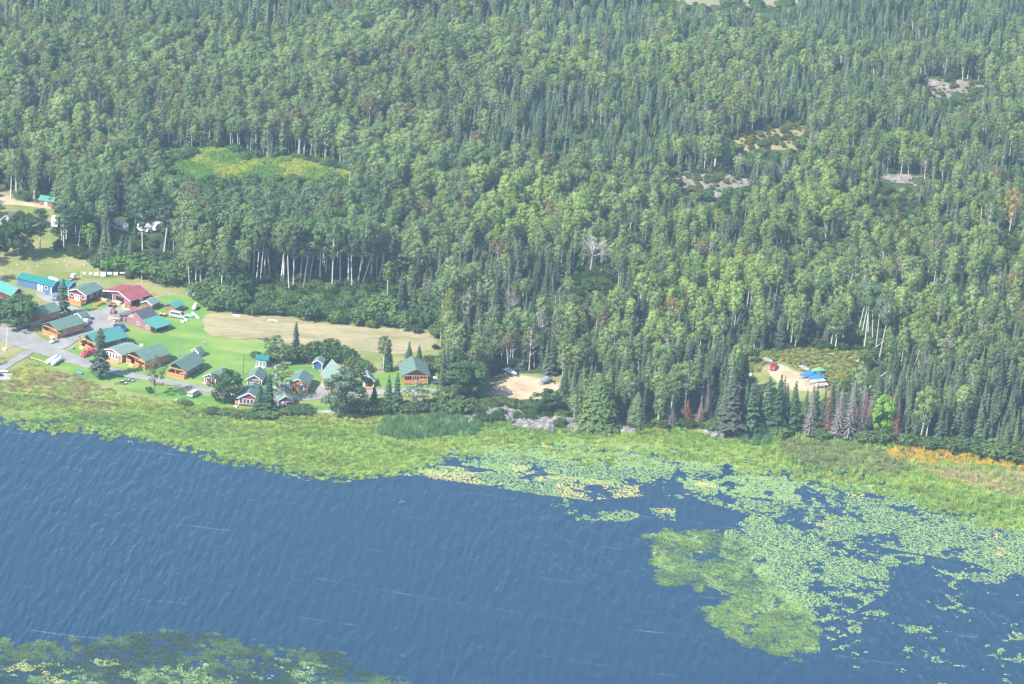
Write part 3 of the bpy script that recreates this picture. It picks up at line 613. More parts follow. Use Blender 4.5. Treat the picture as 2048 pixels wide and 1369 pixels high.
# low alder thicket along the forest edge behind the field
thick = inpoly(PX, PY, [(395, 585), (560, 590), (760, 600), (900, 615), (900, 690), (700, 665), (560, 645), (430, 625)])
strip = inpoly(PX, PY, [(490, 552), (752, 556), (752, 590), (490, 590)]) | inpoly(PX, PY, [(1700, 640), (1770, 640), (1775, 730), (1700, 725)])
sp = np.where((thick & (rng.random(n) < .86)) | strip, 5, sp)                                    # 5 tall shrubs
young = inpoly(PX, PY, [(1680, 395), (1900, 378), (1980, 410), (1970, 500), (1820, 520), (1700, 470)]) | inpoly(PX, PY, [(1550, 510), (1700, 500), (1740, 560), (1600, 580)]) | inpoly(PX, PY, [(1340, 400), (1500, 395), (1500, 430), (1370, 440)])
hv = rng.random(n); HT = np.select([sp == 0, sp == 1, sp == 2, sp == 3, sp == 4, sp == 5], [18 * (.48 + .62 * hv ** .7), 14 * (.42 + .78 * hv), 16 * rng.uniform(.7, 1.05, n), 13 * rng.uniform(.6, 1.05, n), 13 * rng.uniform(.7, 1.15, n), np.where(rng.random(n) < .25, 7.5, 4.2) * rng.uniform(.55, 1.35, n)])
HT = np.where((sp == 0) & inpoly(PX, PY, [(360, 500), (760, 520), (760, 640), (380, 600)]), HT * 1.25, HT)
HT = np.where(inpoly(PX, PY, [(485, 548), (760, 552), (770, 640), (485, 620)]) & ((sp == 5) | thick), np.minimum(HT, rng.uniform(2.2, 5.2, n)), HT); sp = np.where(inpoly(PX, PY, [(485, 548), (760, 552), (770, 640), (485, 620)]) & (HT < 5.2), 5, sp)
HT = np.where(young & (sp < 3), HT * np.where(rng.random(n) < .12, 1.0, 0.42), HT)
HT = HT * (1 - .16 * smooth(900, 1300, PX) * smooth(760, 600, PY)) * (0.56 + 0.72 * fnoise(X / 28, Y / 28, 77, 3))
HT = np.where((PX > 1180) & (PY > 780) & (sp == 1), np.maximum(HT, 9.5) * 1.05, HT)
# keep what the photograph shows clear in view: drop trees whose crown would stand in front of it
bad = np.zeros(n, bool)
for t_, off in [(.25, 0), (.45, 0), (.6, 0), (.75, 0), (.95, 0), (.75, 6), (.75, -6)]:
    qx, qy = project(np.column_stack([X, Y, Z + HT * t_])); b = blocked(qx + off * (sp != 1), qy)
    lotB = (qx > 1440) & (qx < 1740) & (qy > 755)
    b &= ~(lotB & (t_ > .5) & (sp != 0)); bad |= b
for s_ in SOLO:
    bx_, by_, wd_ = s_[2], s_[3], s_[5]
    bad |= (np.abs(PX - bx_) < wd_ / 2 + 9) & (PY > by_ - 7) & (PY < by_ + 75) & (by_ > 400)
for s_ in TALLW + TALLE: bad |= (np.abs(PX - s_[0] + 6) < (22 if s_[0] > 1600 else 12)) & (PY > s_[1] - 6) & (PY < s_[1] + (100 if s_[0] > 1600 else 60)) & ((sp != 5) | (HT > 4))
keep = ~bad
# blocked ones become low bushes that do not hide anything
bush = bad & (rng.random(n) < .55)
hb = 2.2 * rng.uniform(.5, 1.2, n)
for t_ in (.2, .9):
    qx, qy = project(np.column_stack([X, Y, Z + hb * t_])); bush &= ~blocked(qx, qy)
wildb = bad & (PY < 420) & (PX > 240) & (rng.random(n) < .26); bush |= wildb; hb = np.where(wildb, rng.uniform(1.6, 5.5, n), hb)
sp = np.where(bush, 5, sp); HT = np.where(bush, hb, HT); keep |= bush
X, Y, Z, PX, PY, sp, HT, young, thick, big = [a[keep] for a in (X, Y, Z, PX, PY, sp, HT, young, thick, big)]
n = len(X)

def tints(sp, PX, PY, X, Y, rng):
    n = len(sp); v = rng.random(n)[:, None]; u = rng.random(n)[:, None]
    nz = fnoise(X / 45, Y / 60, 31, 2)[:, None]
    asp = np.array([.13, .205, .075]) * (1 - v) + np.array([.275, .36, .12]) * v
    asp = asp * (0.75 + 0.55 * nz)
    asp = np.where(u > .965, np.array([[.20, .24, .04]]), asp); asp = np.where((u > .94) & (u <= .965), np.array([[.20, .17, .07]]), asp)
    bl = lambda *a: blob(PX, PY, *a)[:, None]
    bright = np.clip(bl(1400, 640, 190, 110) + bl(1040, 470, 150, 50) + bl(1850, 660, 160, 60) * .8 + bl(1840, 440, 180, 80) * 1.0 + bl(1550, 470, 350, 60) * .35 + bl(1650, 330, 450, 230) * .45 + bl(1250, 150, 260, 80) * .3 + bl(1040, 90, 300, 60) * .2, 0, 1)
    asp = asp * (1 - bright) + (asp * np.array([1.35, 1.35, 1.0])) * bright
    cool = np.clip(bl(560, 460, 260, 90) + bl(150, 470, 200, 100) * .8, 0, 1); asp = asp * (1 - cool) + asp * np.array([.80, .90, 1.1]) * cool
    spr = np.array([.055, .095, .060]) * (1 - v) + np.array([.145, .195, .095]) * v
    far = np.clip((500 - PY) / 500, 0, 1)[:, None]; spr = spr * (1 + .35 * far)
    ol = np.array([.17, .20, .09]) * (1 - v) + np.array([.28, .26, .15]) * v
    ol = np.where(u < .35, asp, ol)
    dd = np.array([.27, .23, .20]) * (.7 + .5 * v); dd = np.where(u > .86, np.array([[.27, .085, .05]]), dd)
    sh = np.array([.075, .145, .050]) * (1 - v) + np.array([.17, .26, .075]) * v
    s_ = sp[:, None]
    return np.select([s_ == 0, s_ == 1, s_ == 2, s_ == 3, s_ == 4, s_ == 5], [asp, spr, ol, dd, dd, sh])
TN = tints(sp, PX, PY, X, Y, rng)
KIND = ['aspen', 'spruce', 'sparse', 'deadspruce', 'snag', 'shrub']
PH = [18, 14, 16, 13, 13, 3.2]
NAME = ['aspen_tree', 'spruce_tree', 'birch_tree', 'dead_spruce', 'dead_tree', 'shrub']
CAT = ['aspen tree', 'spruce tree', 'birch tree', 'dead spruce', 'bare dead tree', 'shrub']
nv = [len(PROTO[k_]) for k_ in KIND]
VAR = np.array([rng.integers(nv[s]) for s in sp]); RZ = rng.random(n) * 6.283
SCZ = HT / np.array(PH)[sp]; wv_ = rng.uniform(.85, 1.15, n); SCX = np.clip(SCZ, .55, 9) * wv_
SCX = np.where(sp == 1, np.clip(SCZ, .6, 1.15) * rng.uniform(.8, 1.2, n), SCX)
LEANS = rng.normal(size=(n, 2)) * np.where(np.isin(sp, [0, 2, 4])[:, None], .035, .015)

PLACES = [(60, 480, 'beside the campground clearing'), (260, 520, 'on the slope above the clothesline'), (420, 330, 'around the yellow-green meadow'), (150, 250, 'above the teal-roofed hut'),
          (500, 520, 'behind the thicket north of the brown field'), (700, 520, 'above the far end of the brown field'), (820, 600, 'past the end of the brown field'), (930, 720, 'between the last cabin and the sandy boat lot'),
          (1050, 700, 'behind the sandy boat lot'), (1170, 800, 'on the rocky point beside the sandy boat lot'), (1250, 700, 'in the woods between the two boat clearings'), (1330, 820, 'on the bank beside the small blue cabin'),
          (1400, 650, 'in the bright grove above the small blue cabin'), (1500, 830, 'between the marsh and the blue-tarp clearing'), (1600, 650, 'above the blue-tarp clearing'), (1720, 840, 'on the bank among the grey dead spruces'),
          (1760, 720, 'by the fallen trunks past the blue tarps'), (1900, 830, 'on the bank above the orange sedge'), (1900, 700, 'in the birch stand above the orange sedge'), (1850, 450, 'in the pale young growth below the yellow tree'),
          (1420, 450, 'below the bare rock outcrop'), (1050, 480, 'in the light green grove mid-forest'), (1200, 560, 'around the big forked dead tree')]
PLP = np.array([(a, b) for a, b, _ in PLACES], float)
def colour_word(s, t):
    if s == 3: return 'rust-red' if t[0] > 2.2 * t[1] else 'grey'
    if s == 4: return 'grey'
    if t[0] > 0.9 * t[1]: return 'yellowing' if t[1] > .23 else 'olive-brown'
    if t[1] > .28: return 'light green'
    if s == 1: return 'dark green' if t[1] < .12 else 'mid green'
    return 'dull green' if t[1] < .19 else 'green'
def size_word(s, h):
    lo, hi = [(14.5, 18.5), (9.5, 13.5), (12, 15), (9, 12), (10, 13), (2.2, 4.8)][s]
    return 'short' if h < lo else ('tall' if h > hi else 'mid-height')
NOUN = ['aspen', 'spruce', 'thin-crowned birch', 'dead spruce', 'bare dead tree', 'bush']
inframe = (PX > 4) & (PX < 2044) & (PY < 1000) & (PY > 120)
DIST = np.hypot(np.hypot(X, Y - CY), H)
single = np.zeros(n, bool)
LIMIT = [270, 270, 160, 130, 60, 200]
def tree_object(s, mt, mc, loc, rz, scl, tint, label, group, lean=(0, 0), name=None, cat=None):
    e = empty(name or NAME[s], loc, rz, label, cat or CAT[s], group); e.rotation_euler = (lean[0], lean[1], rz); e.scale = scl
    t = bpy.data.objects.new('trunk', mt); C.objects.link(t); t.parent = e; t['tint'] = [float(v) for v in tint]
    if mc is not None:
        c = bpy.data.objects.new('crown', mc); C.objects.link(c); c.parent = e; c['tint'] = [float(v) for v in tint]
    return e
for s in range(6):
    c = np.where((sp == s) & inframe)[0]; c = c[np.argsort(DIST[c] - HT[c] * 2.0)][:LIMIT[s]]; single[c] = True
    for i in c:
        pl = PLACES[int(np.argmin(((PLP - [PX[i], PY[i] - 20]) ** 2 * [1, 2.2]).sum(1)))][2]
        lab = f'{size_word(s, HT[i])} {colour_word(s, TN[i])} {NOUN[s]} {pl}'
        _, mt, mc = PROTO[KIND[s]][VAR[i]]
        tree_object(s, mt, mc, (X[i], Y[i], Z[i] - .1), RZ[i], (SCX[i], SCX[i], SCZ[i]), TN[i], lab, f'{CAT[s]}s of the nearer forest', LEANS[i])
rest = ~single
for s, nm, lab in [(0, 'aspen_forest', 'green aspen canopy filling the forest back to the top of the view'), (1, 'spruce_forest', 'dark pointed spruces mixed through the far forest'),
                   (2, 'birch_forest', 'thin olive and pale birches scattered through the forest'), (3, 'dead_spruce_forest', 'grey and rusty dead spruces scattered through the far forest'),
                   (4, 'dead_tree_forest', 'bare grey dead trees scattered through the far forest'), (5, 'undergrowth', 'low green bushes filling gaps at the forest edges')]:
    c = rest & (sp == s)
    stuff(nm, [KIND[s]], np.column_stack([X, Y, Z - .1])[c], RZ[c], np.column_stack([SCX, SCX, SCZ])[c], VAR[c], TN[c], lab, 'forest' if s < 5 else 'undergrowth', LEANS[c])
# understory of bushes between the trunks, meadow herbs and clearing brush
def scatter_poly(polys, dens, seed, z=0.0, region=None):
    r = np.random.default_rng(seed); out = []
    for pts in polys:
        W = poly_w(pts)[:, :2]; x0, y0 = W.min(0); x1, y1 = W.max(0); m = int((x1 - x0) * (y1 - y0) * dens); x = r.uniform(x0, x1, m); y = r.uniform(y0, y1, m)
        k = inpoly(x, y, [tuple(q) for q in W]); out.append(np.column_stack([x[k], y[k]]))
    return np.vstack(out)
r = np.random.default_rng(21)
U = np.column_stack([r.uniform(-330, 330, 26000), r.uniform(-110, 560, 26000)])
k = (np.abs(U[:, 0]) < .175 * (U[:, 1] - CY) + 30) & (U[:, 1] > shore(U[:, 0]) + 1.0); U = U[k]; uz = hgt(U[:, 0], U[:, 1]); ux, uy = project(np.column_stack([U, uz])); k = ~blocked(ux, uy); U = U[k]; uz = uz[k]; m = len(U)
hs = r.uniform(.35, .9, m); k = ~blocked(*project(np.column_stack([U, uz + hs * 3]))); U, uz, hs = U[k], uz[k], hs[k]; m = len(U); v = r.random(m)[:, None]
stuff('understory', ['shrub'], np.column_stack([U, uz - .1]), r.random(m) * 6.28, np.column_stack([hs * 1.2, hs * 1.2, hs]), r.integers(0, 4, m), np.array([.045, .095, .03]) * (1 - v) + np.array([.11, .16, .045]) * v, 'low leafy understory between the forest trunks', 'understory')
mp = CLR['meadow']; W = np.array([ground_h(*p)[:2] for p in mp]); x0, y0 = W.min(0); x1, y1 = W.max(0); P = np.column_stack([r.uniform(x0, x1, 5000), r.uniform(y0, y1, 5000)]); P = P[inpoly(P[:, 0], P[:, 1], [tuple(q) for q in W])]; m = len(P)
v = smooth(.4, .72, fnoise(P[:, 0] / 9, P[:, 1] / 14, 3, 3))[:, None] - .1 + r.normal(size=(m, 1)) * .1; v = np.clip(v, 0, 1); hs = r.uniform(.25, .7, m)
stuff('meadow_herbs', ['shrub'], np.column_stack([P, hgt(P[:, 0], P[:, 1]) - .05]), r.random(m) * 6.28, np.column_stack([hs, hs, hs * .8]), r.integers(0, 4, m), np.array([.16, .30, .06]) * (1 - v) + np.array([.42, .47, .08]) * v, 'yellow-green knee-high herbs filling the meadow in the forest', 'meadow plants')
P = np.column_stack([r.uniform(x0 - 8, x1 + 8, 1500), r.uniform(y0 - 10, y1 + 12, 1500)]); cw_ = np.array([tuple(q) for q in W]); c0_ = cw_.mean(0)
k = inpoly(P[:, 0], P[:, 1], [tuple(c0_ + (q - c0_) * 1.2) for q in cw_]) & ((fnoise(P[:, 0] / 12, P[:, 1] / 16, 66, 2) > .68) | ~inpoly(P[:, 0], P[:, 1], [tuple(c0_ + (q - c0_) * 1.0) for q in cw_])) & (r.random(1500) < .55); P = P[k]; m = len(P); v = r.random(m)[:, None]; hs = r.uniform(.5, 1.25, m)
stuff('meadow_bushes', ['shrub'], np.column_stack([P, hgt(P[:, 0], P[:, 1]) - .05]), r.random(m) * 6.28, np.column_stack([hs, hs, hs]), r.integers(0, 4, m), np.array([.06, .14, .04]) * (1 - v) + np.array([.15, .25, .07]) * v, 'darker green bushes growing in from the edges of the forest meadow', 'bushes')
P = scatter_poly([[(1475, 715), (1540, 700), (1640, 700), (1745, 705), (1740, 735), (1695, 800), (1660, 790), (1650, 760), (1600, 744), (1560, 722), (1530, 728), (1505, 760)]], 1.0, 5); m = len(P); v = r.random(m)[:, None]; hs = r.uniform(.10, .42, m)
stuff('clearing_brush', ['shrub'], np.column_stack([P, np.zeros(m)]), r.random(m) * 6.28, np.column_stack([hs, hs, hs * .8]), r.integers(0, 4, m), np.array([.17, .26, .07]) * (1 - v) + np.array([.42, .38, .11]) * v, 'yellow and green knee-high brush around the blue-tarp clearing', 'brush')
for key, lab in [('rock_mid', 'rusty and green low brush on the mossy opening'), ('rock_far', 'low green brush on the far rock outcrop'), ('rock', 'low brush in the cracks of the bare rock outcrop')]:
    W = np.array([ground_h(*p)[:2] for p in CLR[key]]); x0, y0 = W.min(0); x1, y1 = W.max(0); m = int((x1 - x0) * (y1 - y0) * (.14 if key == 'rock_mid' else .09)); P = np.column_stack([r.uniform(x0, x1, m), r.uniform(y0, y1, m)]); P = P[inpoly(P[:, 0], P[:, 1], [tuple(q) for q in W])]; m = len(P)
    v = r.random(m)[:, None]; hs = r.uniform(.2, .7, m)
    stuff('outcrop_brush', ['shrub'], np.column_stack([P, hgt(P[:, 0], P[:, 1])]), r.random(m) * 6.28, np.column_stack([hs, hs, hs]), r.integers(0, 4, m), np.array([.08, .15, .04]) * (1 - v) + np.array([.24, .22, .07]) * v, lab, 'brush')

# ------------------------------------------------------------------ single trees the photograph shows apart from the forest
def tree_at(kind, var, bx, by, ty, width, tint, label, cat, name, group=None, lean=(0, 0), rz=0.3):
    """base pixel, top pixel row and crown width in pixels give height and width in metres"""
    p = ground_h(bx, by); lo, hi = 1.0, 45.0
    for _ in range(30):
        mid = (lo + hi) / 2; q = project(p + np.array([0, 0, mid]))[1]
        if q > ty: lo = mid
        else: hi = mid
    hgt_m = (lo + hi) / 2; ph = {'aspen': 18, 'spruce': 14, 'sparse': 16, 'deadspruce': 13, 'snag': 13, 'shrub': 3.2, 'poplar': 12, 'cedar': 14, 'pine': 15, 'oldspruce': 14}[kind]
    V = PROTO[kind][var % len(PROTO[kind])]; crown = V[2] or V[1]; co_ = np.zeros(len(crown.vertices) * 3); crown.vertices.foreach_get('co', co_); wpro = np.percentile(np.abs(co_.reshape(-1, 3)[:, :2]), 97 if kind in ('deadspruce', 'spruce', 'oldspruce') else 93) * 2
    dist = np.linalg.norm(p - CAM); wm = width * dist / FPX; s = wm / wpro
    return tree_object(0, V[1], V[2], p - [0, 0, .08], rz, (s, s, hgt_m / ph), tint, label, group, lean, name, cat)
for a in SOLO: tree_at(*a)
# tall pale aspens behind the field thicket
for q, (bx, by, ty, ln) in enumerate(TALLW):
    tree_at('aspen', [3, 1, 3, 8][q % 4], bx, by, ty, 34 + 5 * (q % 4), (.12 + .02 * (q % 3), .195 + .015 * (q % 4), .085), ('long bare white trunk under a high aspen crown, leaning, above the field thicket' if ln > .05 else 'long bare white trunk under a high aspen crown, upright, above the field thicket'), 'aspen tree', 'aspen_tree', 'white-trunked aspens above the field thicket', (0, ln), q * .9)
for q, (bx, by, ty) in enumerate(TALLE):
    tree_at('aspen', 3, bx, by, ty, 34, (.17, .25, .12), 'long white trunk in the tight row of aspens past the blue-tarp clearing', 'aspen tree', 'aspen_tree', 'white-trunked aspens past the blue-tarp clearing', (0, .03), q)
# bushes
BUSH = [(545, 724, 24, 30), (562, 727, 28, 34), (576, 728, 34, 32), (610, 725, 32, 36), (630, 722, 38, 36), (646, 724, 30, 30), (660, 722, 42, 36), (676, 726, 26, 30), (694, 730, 34, 34), (708, 736, 22, 34), (726, 742, 20, 30), (512, 716, 12, 20),
        (862, 740, 26, 34), (884, 748, 30, 30), (895, 812, 34, 44), (922, 826, 26, 50), (875, 822, 22, 44), (854, 826, 24, 40), (812, 828, 22, 38), (762, 828, 26, 46), (735, 828, 24, 46), (715, 826, 22, 40),
        (560, 828, 12, 34), (585, 828, 14, 36), (610, 826, 14, 36), (535, 834, 12, 34), (505, 836, 10, 30), (478, 832, 9, 30), (450, 828, 9, 28), (425, 826, 9, 26), (372, 812, 10, 22), (300, 786, 7, 12),
        (1000, 806, 12, 30), (1026, 812, 12, 34), (1055, 812, 10, 30), (975, 812, 14, 30), (960, 822, 12, 26), (1078, 818, 14, 30), (1140, 812, 26, 40), (1160, 816, 22, 34), (1122, 838, 16, 30),
        (230, 544, 30, 50), (250, 540, 34, 54), (205, 536, 20, 36), (270, 548, 38, 60), (298, 558, 40, 60), (325, 566, 40, 54), (348, 570, 36, 48), (370, 572, 30, 34), (396, 598, 30, 36), (410, 610, 28, 34), (424, 620, 24, 34), (190, 530, 16, 26), (352, 566, 44, 30), (314, 552, 46, 40), (240, 528, 30, 40),
        (1310, 850, 14, 40), (1360, 850, 12, 30), (1420, 862, 16, 30), (1730, 884, 20, 40), (1765, 886, 24, 44), (1815, 890, 20, 40), (1860, 896, 18, 40), (1905, 902, 24, 46), (1950, 906, 26, 56), (1990, 912, 26, 60), (2030, 920, 30, 60), (1640, 876, 16, 36), (1560, 872, 16, 40)]
rb = np.random.default_rng(5); BP = [((250, 560), 'on the slope below the campers'), ((620, 726), 'in the hedge below the brown field'), ((880, 745), 'behind the last lodge'), ((860, 824), 'on the bank below the last lodge'), ((480, 832), 'on the bank below the maroon lakeside cabins'),
      ((1040, 812), 'between the sandy lot and the white rocks'), ((1130, 820), 'at the east end of the white rocks'), ((1360, 852), 'at the marsh edge by the small blue cabin'), ((1600, 874), 'at the marsh edge below the tarped boats'), ((1760, 885), 'at the marsh edge under the lime-green tree'), ((1960, 908), 'at the marsh edge above the orange sedge'), ((340, 590), 'on the wood edge behind the small log sheds'), ((720, 828), 'on the bank beside the largest poplar'), ((300, 786), 'by the foot of the tall pine')]
for q, (bx, by, hp, wp) in enumerate(BUSH):
    v = rb.random(); tn = np.array([.085, .155, .055]) * (1 - v) + np.array([.17, .25, .08]) * v
    if bx > 220 and bx < 320 and by < 600 and v > .5: tn = np.array([.13, .25, .05])
    pl = min(BP, key=lambda b: (b[0][0] - bx) ** 2 + (b[0][1] - by) ** 2)[1]
    tree_at('shrub', q, bx, by, by - hp, wp, tn * (1.0 if q % 3 else .8), f"{'large' if wp > 42 else 'small' if wp < 31 else 'medium'} {'dark' if v < .4 else 'light' if v > .7 else 'mid'} green rounded bush {pl}", 'bush', 'bush', 'rounded bushes of the settlement and bank', rz=q * 1.1)

# ================================================================== MARSH AND LILIES
r = np.random.default_rng(77)
# marsh bed: ragged wet mat just above the water
edge_pts = [(x, y) for x, y in MARSH if -300 <= x <= 2300]; land_pts = [(x, y - 6) for x, y in LAND if -300 <= x <= 2300][::-1]
Wd = []
xs = np.arange(-215, 216, 1.5)
yt = shore(xs) + 3; yb = marshline(xs) + (fnoise(xs / 9, xs * 0, 4, 4) - .5) * 7
yb = np.minimum(yt - 2, yb + 5 + (fnoise(xs / 3.5, xs * 0 + 3, 14, 3) - .5) * 8); yb = np.where(xs > -5, np.minimum(yt - 2, yb + np.clip((xs + 5) * .5, 0, 9)), yb)
V = np.vstack([np.column_stack([xs, yt, np.full(len(xs), WZ + .06)]), np.column_stack([xs, yb, np.full(len(xs), WZ + .06)])]); n = len(xs)
tag(mesh_obj('marsh_bed', V, [[i, n + i, n + i + 1, i + 1] for i in range(n - 1)], M_BOG), kind='structure')
M_ = 60000
x = r.uniform(-215, 215, M_); y = r.uniform(-130, 60, M_)
top = shore(x) + 5; bot = marshline(x) - 2 + (fnoise(x / 8, y / 8, 9, 3) - .5) * 9
px, py = project(np.column_stack([x, y, np.zeros(M_)]))
roughband = inpoly(px, py, [(-100, 715), (0, 745), (60, 728), (100, 742), (150, 752), (250, 790), (330, 806), (440, 822), (560, 832), (560, 850), (-100, 850)]) & ~inpoly(px, py, [(46, 700), (70, 706), (4, 760), (-60, 770), (-60, 740)])
k = ((y < top) & (y > bot)) | roughband
# dark open patches between the plants
openw = blob(px, py, 40, 826, 80, 15) * .95 + blob(px, py, 1240, 905, 110, 14) * .6 + blob(px, py, 1190, 880, 60, 8) * .5 + blob(px, py, 1060, 900, 90, 16) * .5 + blob(px, py, 1430, 960, 40, 16) * .7
k &= r.random(M_) > openw
k &= ~((px > 980) & (px < 1500) & (py > 885) & (fnoise(x / 4, y / 4, 12, 3) < .40 + .14 * smooth(900, 940, py)))
k &= ~inpoly(px, py, [(905, 812), (1270, 812), (1270, 848), (1150, 846), (1050, 842), (960, 832), (905, 836)])
x, y, px, py = x[k], y[k], px[k], py[k]; m = len(x)
nz = fnoise(x / 26, y / 8, 21, 4)[:, None]; nz2 = fnoise(x / 3.0, y / 2.0, 22, 3)[:, None]; rr = r.random(m)[:, None]
lime = np.array([.36, .50, .12]); grn = np.array([.27, .41, .10]); yel = np.array([.48, .50, .10]); dkg = np.array([.085, .19, .075]); tan = np.array([.52, .43, .23]); org = np.array([.66, .46, .08])
T = grn * (1 - smooth(.4, .6, nz)) + lime * smooth(.4, .6, nz); T = T * (1 - .55 * smooth(.56, .68, nz2)) + yel * .55 * smooth(.56, .68, nz2)
T = T * (.72 + .56 * rr)
def mixin(T, c, a): a = np.clip(a, 0, 1)[:, None]; return T * (1 - a) + c * (.8 + .4 * rr) * a
T = mixin(T, yel, blob(px, py, 60, 750, 90, 26) * .9 + blob(px, py, 220, 812, 130, 14) * .5 + blob(px, py, 640, 850, 160, 16) * .4)
T = mixin(T, np.array([.40, .31, .18]), (blob(px, py, 115, 755, 60, 12) + blob(px, py, 190, 775, 80, 9)) * .8)
T = mixin(T, np.array([.34, .24, .15]), (fnoise(x / 6, y / 6, 33, 3) > .6) * (py < 835) * (px < 500) * .6)
cat = inpoly(px, py, [(770, 838), (880, 836), (970, 842), (955, 868), (860, 878), (800, 880), (755, 868)]) | inpoly(px, py, [(1470, 868), (1560, 872), (1530, 895), (1480, 888)])
T = mixin(T, np.array([.12, .25, .11]), cat * .85)
T = mixin(T, dkg * 1.3, blob(px, py, 180, 840, 130, 12) * .8 + blob(px, py, 380, 862, 90, 14) * .5 + blob(px, py, 650, 862, 60, 10) * .4)
T = mixin(T, np.array([.27, .30, .14]), inpoly(px, py, [(1560, 885), (1640, 885), (1760, 905), (1830, 930), (1820, 950), (1730, 945), (1620, 930), (1550, 905)]) * .85)
T = mixin(T, org, inpoly(px, py, [(1770, 900), (1840, 895), (1960, 905), (2048, 922), (2200, 940), (2200, 960), (2040, 938), (1960, 928), (1850, 926), (1790, 918)]) * (fnoise(x / 4, y / 3, 6, 2) > .24) * 1.0)
T = mixin(T, tan, inpoly(px, py, [(1830, 930), (1920, 938), (2000, 935), (2200, 965), (2200, 1030), (2048, 1000), (1960, 975), (1880, 955)]) * (fnoise(x / 4, y / 3, 8, 2) > .38) * .85)
isc = cat | ((r.random(m) < .12) & (px > 1500)); HS = np.where(isc, 1.0, .8) * r.uniform(.7, 1.25, m); HS = np.where(roughband[k], HS * .8, HS)
ek = np.clip((y - bot[k]) / 7, 0, 1)
HS = HS * np.where(py > 0, 1 - .5 * smooth(0, 1, np.clip((marshline(x) + 12 - y) / 12, 0, 1)), 1)
c = isc
zz = np.where(y > shore(x), 0.02, WZ + .05)
thin = r.random(m) < (.25 + .75 * ek) * np.where(py > 0, 1, 1)
for nm, kk, kd, lab in [('marsh_grass', ~c & thin, 'sedge', 'lime and yellow-green sedge covering the whole marsh along the shore'), ('cattail_bed', c, 'cattail', 'taller dark blue-green cattails in the shoreline marsh')]:
    q = np.column_stack([x, y, zz])[kk]; hh = HS[kk]; stuff(nm, [kd], q, r.random(len(q)) * 6.28, np.column_stack([np.ones(len(q)), np.ones(len(q)), hh]), r.integers(0, 4 if kd == 'sedge' else 3, len(q)), T[kk], lab, 'marsh plants')
# submerged and matted weeds: bottom corner bed and the island bed
ISL = [(1292, 1090), (1300, 1070), (1360, 1060), (1420, 1062), (1470, 1072), (1500, 1100), (1520, 1150), (1560, 1180), (1620, 1230), (1640, 1270), (1636, 1310), (1590, 1318), (1500, 1298), (1440, 1262), (1408, 1220), (1455, 1205), (1440, 1180), (1400, 1178), (1340, 1150), (1300, 1120)]
BOT = [(-200, 1310), (0, 1285), (60, 1288), (140, 1284), (230, 1272), (330, 1264), (440, 1272), (520, 1292), (600, 1302), (680, 1302), (700, 1330), (790, 1360), (860, 1400), (880, 1560), (-200, 1560)]
TON = [(1318, 1152), (1350, 1148), (1362, 1165), (1345, 1178), (1322, 1170)]
P = scatter_poly([[(1280, 1040), (1660, 1040), (1660, 1335), (1280, 1335)], [(-250, 1255), (920, 1255), (920, 1600), (-250, 1600)]], 4.0, 9); px, py = project(np.column_stack([P, np.full(len(P), WZ)]))
wx = px + (fnoise(P[:, 0] / 4, P[:, 1] / 4, 61, 4) - .5) * 60; wy = py + (fnoise(P[:, 0] / 4 + 9, P[:, 1] / 4, 62, 4) - .5) * 40
k = (inpoly(wx, wy, ISL) | inpoly(wx, wy, BOT) | inpoly(wx, wy, TON)) & (fnoise(P[:, 0] / 2.2, P[:, 1] / 2.2, 14, 3) > np.where(inpoly(wx, wy, BOT), .36, .26) + .16 * r.random(len(P)))
hole = blob(px, py, 1410, 1115, 30, 16) > r.random(len(P)); k &= ~hole
P, px, py = P[k], px[k], py[k]; m = len(P); rr = r.random((m, 1)) * .8 + .15; nz = fnoise(P[:, 0] / 9, P[:, 1] / 9, 15, 3)[:, None]
T = np.array([.17, .26, .12]) * (1 - smooth(.40, .62, nz)) + np.array([.25, .37, .11]) * smooth(.42, .62, nz)
inB = inpoly(px, py, BOT)[:, None]; T = np.where(inB, np.array([.075, .12, .075]) * (1 - smooth(.45, .68, nz)) + np.array([.15, .23, .09]) * smooth(.45, .65, nz), T)
T = T * (.75 + .5 * rr)
stuff('water_weeds', ['weed'], np.column_stack([P, np.full(m, WZ)]), r.random(m) * 6.28, np.column_stack([np.full(m, 1.1), np.full(m, 1.1), r.uniform(.2, .7, m)]), r.integers(0, 3, m), T, 'dark olive weed beds matted on the lake, one island-shaped, one along the bottom edge', 'water weeds')

